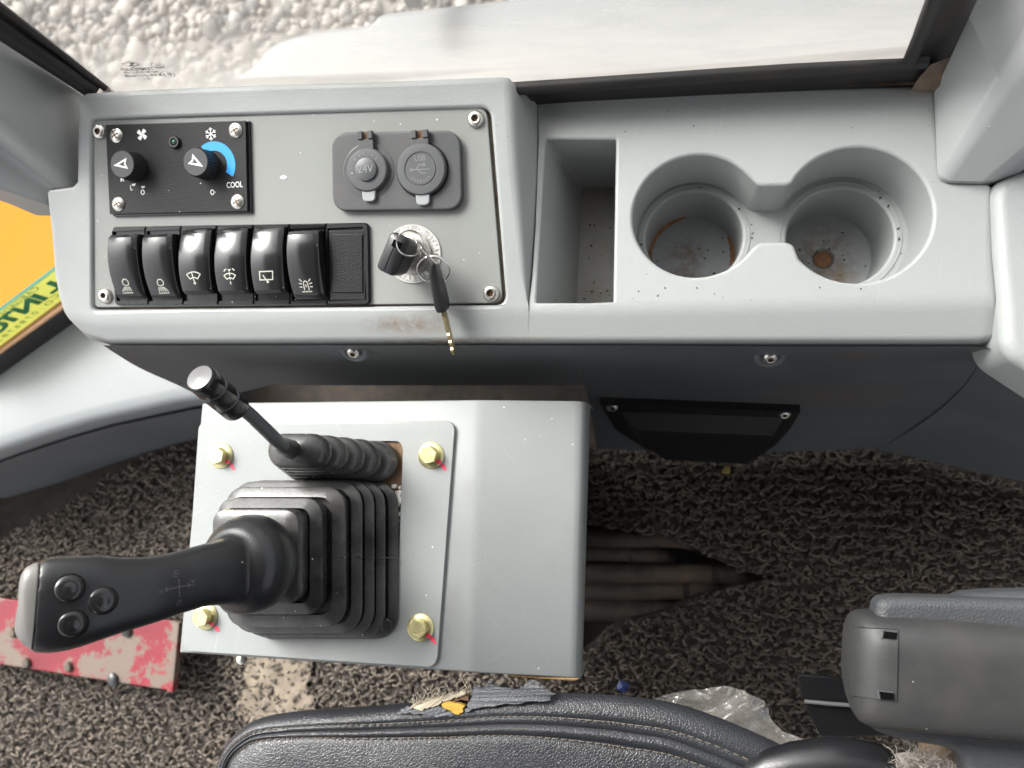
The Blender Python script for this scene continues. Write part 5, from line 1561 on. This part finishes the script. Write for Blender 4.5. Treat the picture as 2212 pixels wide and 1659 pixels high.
for u in us:
    t0, t1 = vlim(u); rows.append([ap(u - 4 * (k / vsn) * (1 if u > 1930 else 0), t0 + (t1 - t0) * k / vsn, .0014) for k in range(vsn + 1)])
edge_ = [[p - Vector((-.0006, 0, .004)) for p in rows[-1]]]
g.grid(rows + edge_)
rows_t = [[r_[0] for r_ in rows], [r_[0] + Vector((0, .0006, -.003)) for r_ in rows]]; g.grid(rows_t)
cover = part("end_cover", g, M_arm, arm, angle=40)
for q in ([(1904, 1363), (1938, 1367), (1935, 1383), (1901, 1380)], [(1896, 1489), (1929, 1493), (1931, 1511), (1900, 1509)]):
    g = G(); P_ = [ap(u, v, .0019) for u, v in q]; c = sum(P_, Vector()) / 4
    inn_ = [p + (c - p) * .18 + Vector((0, 0, .0010)) for p in P_]
    g.loft([P_, inn_], True); part("slot_frame", g, M_soft, cover, flat=True)
    g = G(); shx = Vector((.0012, 0, 0)); g.add([p + shx * .5 for p in inn_], [(0, 1, 2, 3)]); part("slot_shade_patch", g, M_pitblack, cover, flat=True)  # flat black patch stands for the shaded cavity of the slot
def pad(outline, z0, z1, r_, m, name, lab=None):
    g = G(); P_ = [W(u, v, z1) for u, v in outline]
    ar = sum((P_[i - 1].x * P_[i].y - P_[i].x * P_[i - 1].y) for i in range(len(P_)))
    if ar < 0: P_ = P_[::-1]
    P_ = roundpoly(P_, .006, 4); prism(g, [Vector((p.x, p.y, 0)) for p in P_], z0, z1, r_, Vector((0, 0, 1)), 5)
    o = part(name, g, m, arm, wn=True, angle=60)
    if lab: o["label"] = lab
pad([(1892, 1400), (1894, 1318), (1900, 1298), (1925, 1290), (2000, 1291), (2080, 1293), (2240, 1297), (2400, 1300), (2400, 1450), (2000, 1420)], .542, .560, .007, M_pad, "upper_pad", "textured grey vinyl upper pad")
pad([(2050, 1400), (2062, 1296), (2100, 1284), (2150, 1280), (2300, 1277), (2400, 1277), (2400, 1400)], .532, .552, .008, M_pad, "rear_pad")
pad([(1880, 1500), (1882, 1562), (1888, 1582), (1930, 1598), (2000, 1612), (2050, 1618), (2082, 1640), (2100, 1700), (2130, 1760), (2450, 1760), (2450, 1560), (2300, 1500)], .515, .535, .007, M_pad, "lower_pad", "textured grey vinyl lower pad")
# black plastic strap bracket
brk = thing("black_bracket", "folded shiny black plastic strip under the end of the armrest", "bracket", W(1800, 1530, .45))
def sheet(outline, z, th, m, name, root, tilt=None):
    P_ = [W(u, v, z + (tilt(u, v) if tilt else 0)) for u, v in outline]
    ar = sum((P_[i - 1].x * P_[i].y - P_[i].x * P_[i - 1].y) for i in range(len(P_)))
    if ar < 0: P_ = P_[::-1]
    P_ = roundpoly(P_, .003, 3); g = G(); prism(g, P_, -th, 0, min(.0012, th * .4), Vector((0, 0, 1)), 2); return part(name, g, m, root, wn=True)
sheet([(1722, 1456), (1780, 1460), (1860, 1470), (1930, 1520), (1860, 1526), (1734, 1516)], .440, .004, M_strip, "upper_strip", brk)
sheet([(1738, 1521), (1860, 1530), (1930, 1530), (1930, 1590), (1800, 1594), (1772, 1592), (1756, 1558)], .444, .004, M_strip, "lower_strip", brk)
g = G(); g.tube([W(1738, 1515, .448), W(1790, 1520, .449), W(1870, 1526, .449)], .0016, 8); part("fold_highlight", g, M_cap, brk)  # lighter grey tube paints the highlight along the fold
# rounded lever end below the armrest
kn = thing("seat_side_bolster", "black glossy rounded lever end between the seat and the armrest", "lever", W(1780, 1640, .47))
g = G(); rows = []
ce = [(1588, 1680, 12), (1610, 1666, 22), (1650, 1654, 34), (1710, 1648, 44), (1780, 1646, 50), (1850, 1648, 50), (1905, 1654, 44), (1935, 1664, 32), (1950, 1676, 14)]
for u, v, hv in ce:
    c = W(u, v + 14, .50); h = (hv + 6) * .6 / F
    rows.append([c + Vector((.0, h * math.cos(2 * PI * k / 24), h * .8 * math.sin(2 * PI * k / 24))) for k in range(24)])
g.loft(rows, True, True, True); part("rounded_end", g, M_leather2 if False else M_grip, kn, angle=80)
roll = thing("brown_roller", "short brown grimy roller below the lower armrest pad", "roller", W(2025, 1640, .44))
g = G(); Mr = Matrix.Translation(W(2025, 1642, .44)) @ Matrix.Rotation(PI / 2, 4, 'X')
g.lathe([(.004, -.020), (.0120, -.020), (.0128, -.018), (.0128, .018), (.0120, .020), (.004, .020)], 24, Mr, True, True); part("roller_body", g, M_clay if False else material("grimy_brown", (.17, .115, .07), .7, var=.4, vscale=120, dust=.5, dust_col=(.05, .04, .03), dscale=80), roll)
fuz = thing("wool_tuft", "tuft of grey fuzzy wool under the armrest at the bottom edge", "wool", W(1990, 1660, .50))
P_, Q_ = [], []
for k in range(900):
    u = random.gauss(1990, 32); h = max(0, 1 - ((u - 1990) / 75) ** 2)
    v = 1672 - random.uniform(0, 38) * h
    c = W(u, v, .505 + random.uniform(-.006, .006)); d = Vector((random.gauss(0, .006), random.gauss(.003, .005), random.gauss(.002, .004)))
    s = Vector((random.uniform(-1, 1), random.uniform(-1, 1), 0)).normalized() * .00022
    b0_ = len(P_); m_ = c + d * .5 + Vector((random.gauss(0, .002), random.gauss(0, .002), 0)); e_ = c + d
    P_ += [c - s, c + s, m_ + s, m_ - s, e_ + s * .4, e_ - s * .4]; Q_ += [(b0_, b0_ + 1, b0_ + 2, b0_ + 3), (b0_ + 3, b0_ + 2, b0_ + 4, b0_ + 5)]
o = fast_mesh("wool_hairs", np.array([tuple(p) for p in P_]), np.array(Q_), M_wool, fuz); o["kind"] = "stuff"
g = G(); rows = [[W(1990, 1675, .497) + Vector((.026 * s * math.cos(2 * PI * k / 20), .012 * s * math.sin(2 * PI * k / 20), z)) for k in range(20)] for s, z in ((1, -.01), (.9, 0), (.5, .005), (.05, .006))]
g.loft(rows, True, False, True); part("wool_core", g, M_wool, fuz)

# ================================================================== outside the cab
ZG = -1.60
g = G(); g.add([Vector(p) for p in ((-40, -40, ZG), (40, -40, ZG), (40, 40, ZG), (-40, 40, ZG))], [(0, 1, 2, 3)])
structure(part("ground", g, M_ground, flat=True))
ico = bmesh.new(); bmesh.ops.create_icosphere(ico, subdivisions=1, radius=1); IV = np.array([v.co[:] for v in ico.verts]); IF = np.array([[v.index for v in f.verts] for f in ico.faces]); ico.free()
def gravel():
    n = 19000
    X = rng.uniform(-4.2, 1.6, n); Y = rng.uniform(.5, 3.0, n)
    s = rng.lognormal(-4.0, .40, n).clip(.007, .045)
    Vv = IV[None] * (1 + rng.normal(0, .22, (n, len(IV), 1)))
    sc3 = np.stack([s * rng.uniform(.8, 1.4, n), s * rng.uniform(.7, 1.2, n), s * rng.uniform(.45, .8, n)], -1)
    Vv = Vv * sc3[:, None, :]
    a = rng.uniform(0, 6.28, n); ca, sa = np.cos(a)[:, None], np.sin(a)[:, None]
    x = Vv[..., 0] * ca - Vv[..., 1] * sa + X[:, None]; y = Vv[..., 0] * sa + Vv[..., 1] * ca + Y[:, None]; z = Vv[..., 2] + ZG + (s * .25)[:, None]
    P = np.stack([x, y, z], -1).reshape(-1, 3); Q = (IF[None] + (np.arange(n) * len(IV))[:, None, None]).reshape(-1, 3)
    return P, Q
o = fast_mesh("gravel", *gravel(), M_stone); tag(o, "pale loose gravel on the ground in front of the cab", "gravel", kind="stuff")
nt = M_stone.node_tree; b_ = nt.nodes["Principled BSDF"]; rp2 = nt.nodes.new("ShaderNodeValToRGB"); geo_ = nt.nodes.new("ShaderNodeNewGeometry")
rp2.color_ramp.elements[0].color = (.075, .070, .065, 1); rp2.color_ramp.elements[1].color = (.32, .295, .265, 1)
nt.links.new(geo_.outputs["Random Per Island"], rp2.inputs[0]); nt.links.new(rp2.outputs[0], b_.inputs["Base Color"])
# slab added outside to stand for the console's reflection in the windscreen
refl_slab = thing("console_reflection_slab", "pale grey slab added outside in place of the console reflection in the windscreen", "reflection", W(1400, 80, .30))
ZW = .30
cz = [W(u, v, ZW) for u, v in [(470, 178), (2500, 110), (2500, -160), (815, 22), (800, 46), (690, 58), (610, 76), (566, 102), (548, 135)]]
cz = roundpoly(cz, [0, 0, 0, .02, .01, .02, .03, .02, .02], 4)
g = G(); prism(g, cz, -.3, 0, .012, Vector((0, 0, 1)), 4); part("reflection_slab_top", g, M_refl, refl_slab, wn=True)
g = G(); g.box((W(1400, 140, ZW + .03).x, W(1400, 150, ZW + .02).y + .0, ZW + .01), 1.3, .030, .03, None); part("reflection_slab_rib", g, M_refl, refl_slab, bev=.006)
g = G(); bp0 = W(890, 8, ZW + .05); g.box((bp0.x, bp0.y + .06, bp0.z), .018, .12, .02); part("wiper_arm", g, M_refl, refl_slab, bev=.003)
# orange loader body to the left
orange = thing("orange_machine_body", "orange yellow painted machine body seen through the left window", "machine body", Vector((-1.5, .6, -.1)))
def lq(y, off): return Vector((L0.x + (y - L0.y) * LD.x / LD.y, y, 0)) - LN * off
q0, q1 = lq(-.5, .06), lq(.44, .06); q0.z = q1.z = 0
g = G(); ol = roundpoly([q0, q1, Vector((-2.4, .44, 0)), Vector((-2.4, -.5, 0))], .03, 5)
prism(g, ol, -1.2, .10, .02, Vector((0, 0, 1)), 5); part("body_shell", g, M_orange, orange, wn=True)

# cab roof: shades the cab from straight above, so that light comes in through the windows
g = G(); ol = roundpoly([Vector((-.95, -1.3, 0)), Vector((.85, -1.3, 0)), Vector((.85, .36, 0)), Vector((-.95, .36, 0))], .06, 5)
prism(g, ol, 1.62, 1.72, .03)
g.fill([p + Vector((0, 0, 1.62)) for p in ol]); structure(part("cab_roof", g, M_dark))

g = G(); g.box((.08, GY0.y + .012, .20), 1.44, .010, .66); structure(part("front_cab_wall", g, M_dark))
g = G()
q0, q1 = lq(-1.3, .012), lq(.24, .012); q2, q3 = lq(.24, .024), lq(-1.3, .024)
g.loft([[Vector((p.x, p.y, -.12)) for p in (q0, q1, q2, q3)], [Vector((p.x, p.y, .19)) for p in (q0, q1, q2, q3)]], True, True, True); structure(part("left_cab_wall", g, M_dark))
g = G(); g.box((.80, -.50, .40), .012, 1.5, 1.05); structure(part("right_cab_wall", g, M_dark))  # unseen wall, made tall to darken the right footwell

g = G(); xb = W(1100, 1600, .5).x
ol = rrect(.50, .12, .04, 6); prism(g, [p + Vector((xb, -.60, 0)) for p in ol], .44, 1.15, .04); part("unseen_seat_backrest", g, M_leather, seat, wn=True)  # unseen backrest, added to block light from behind
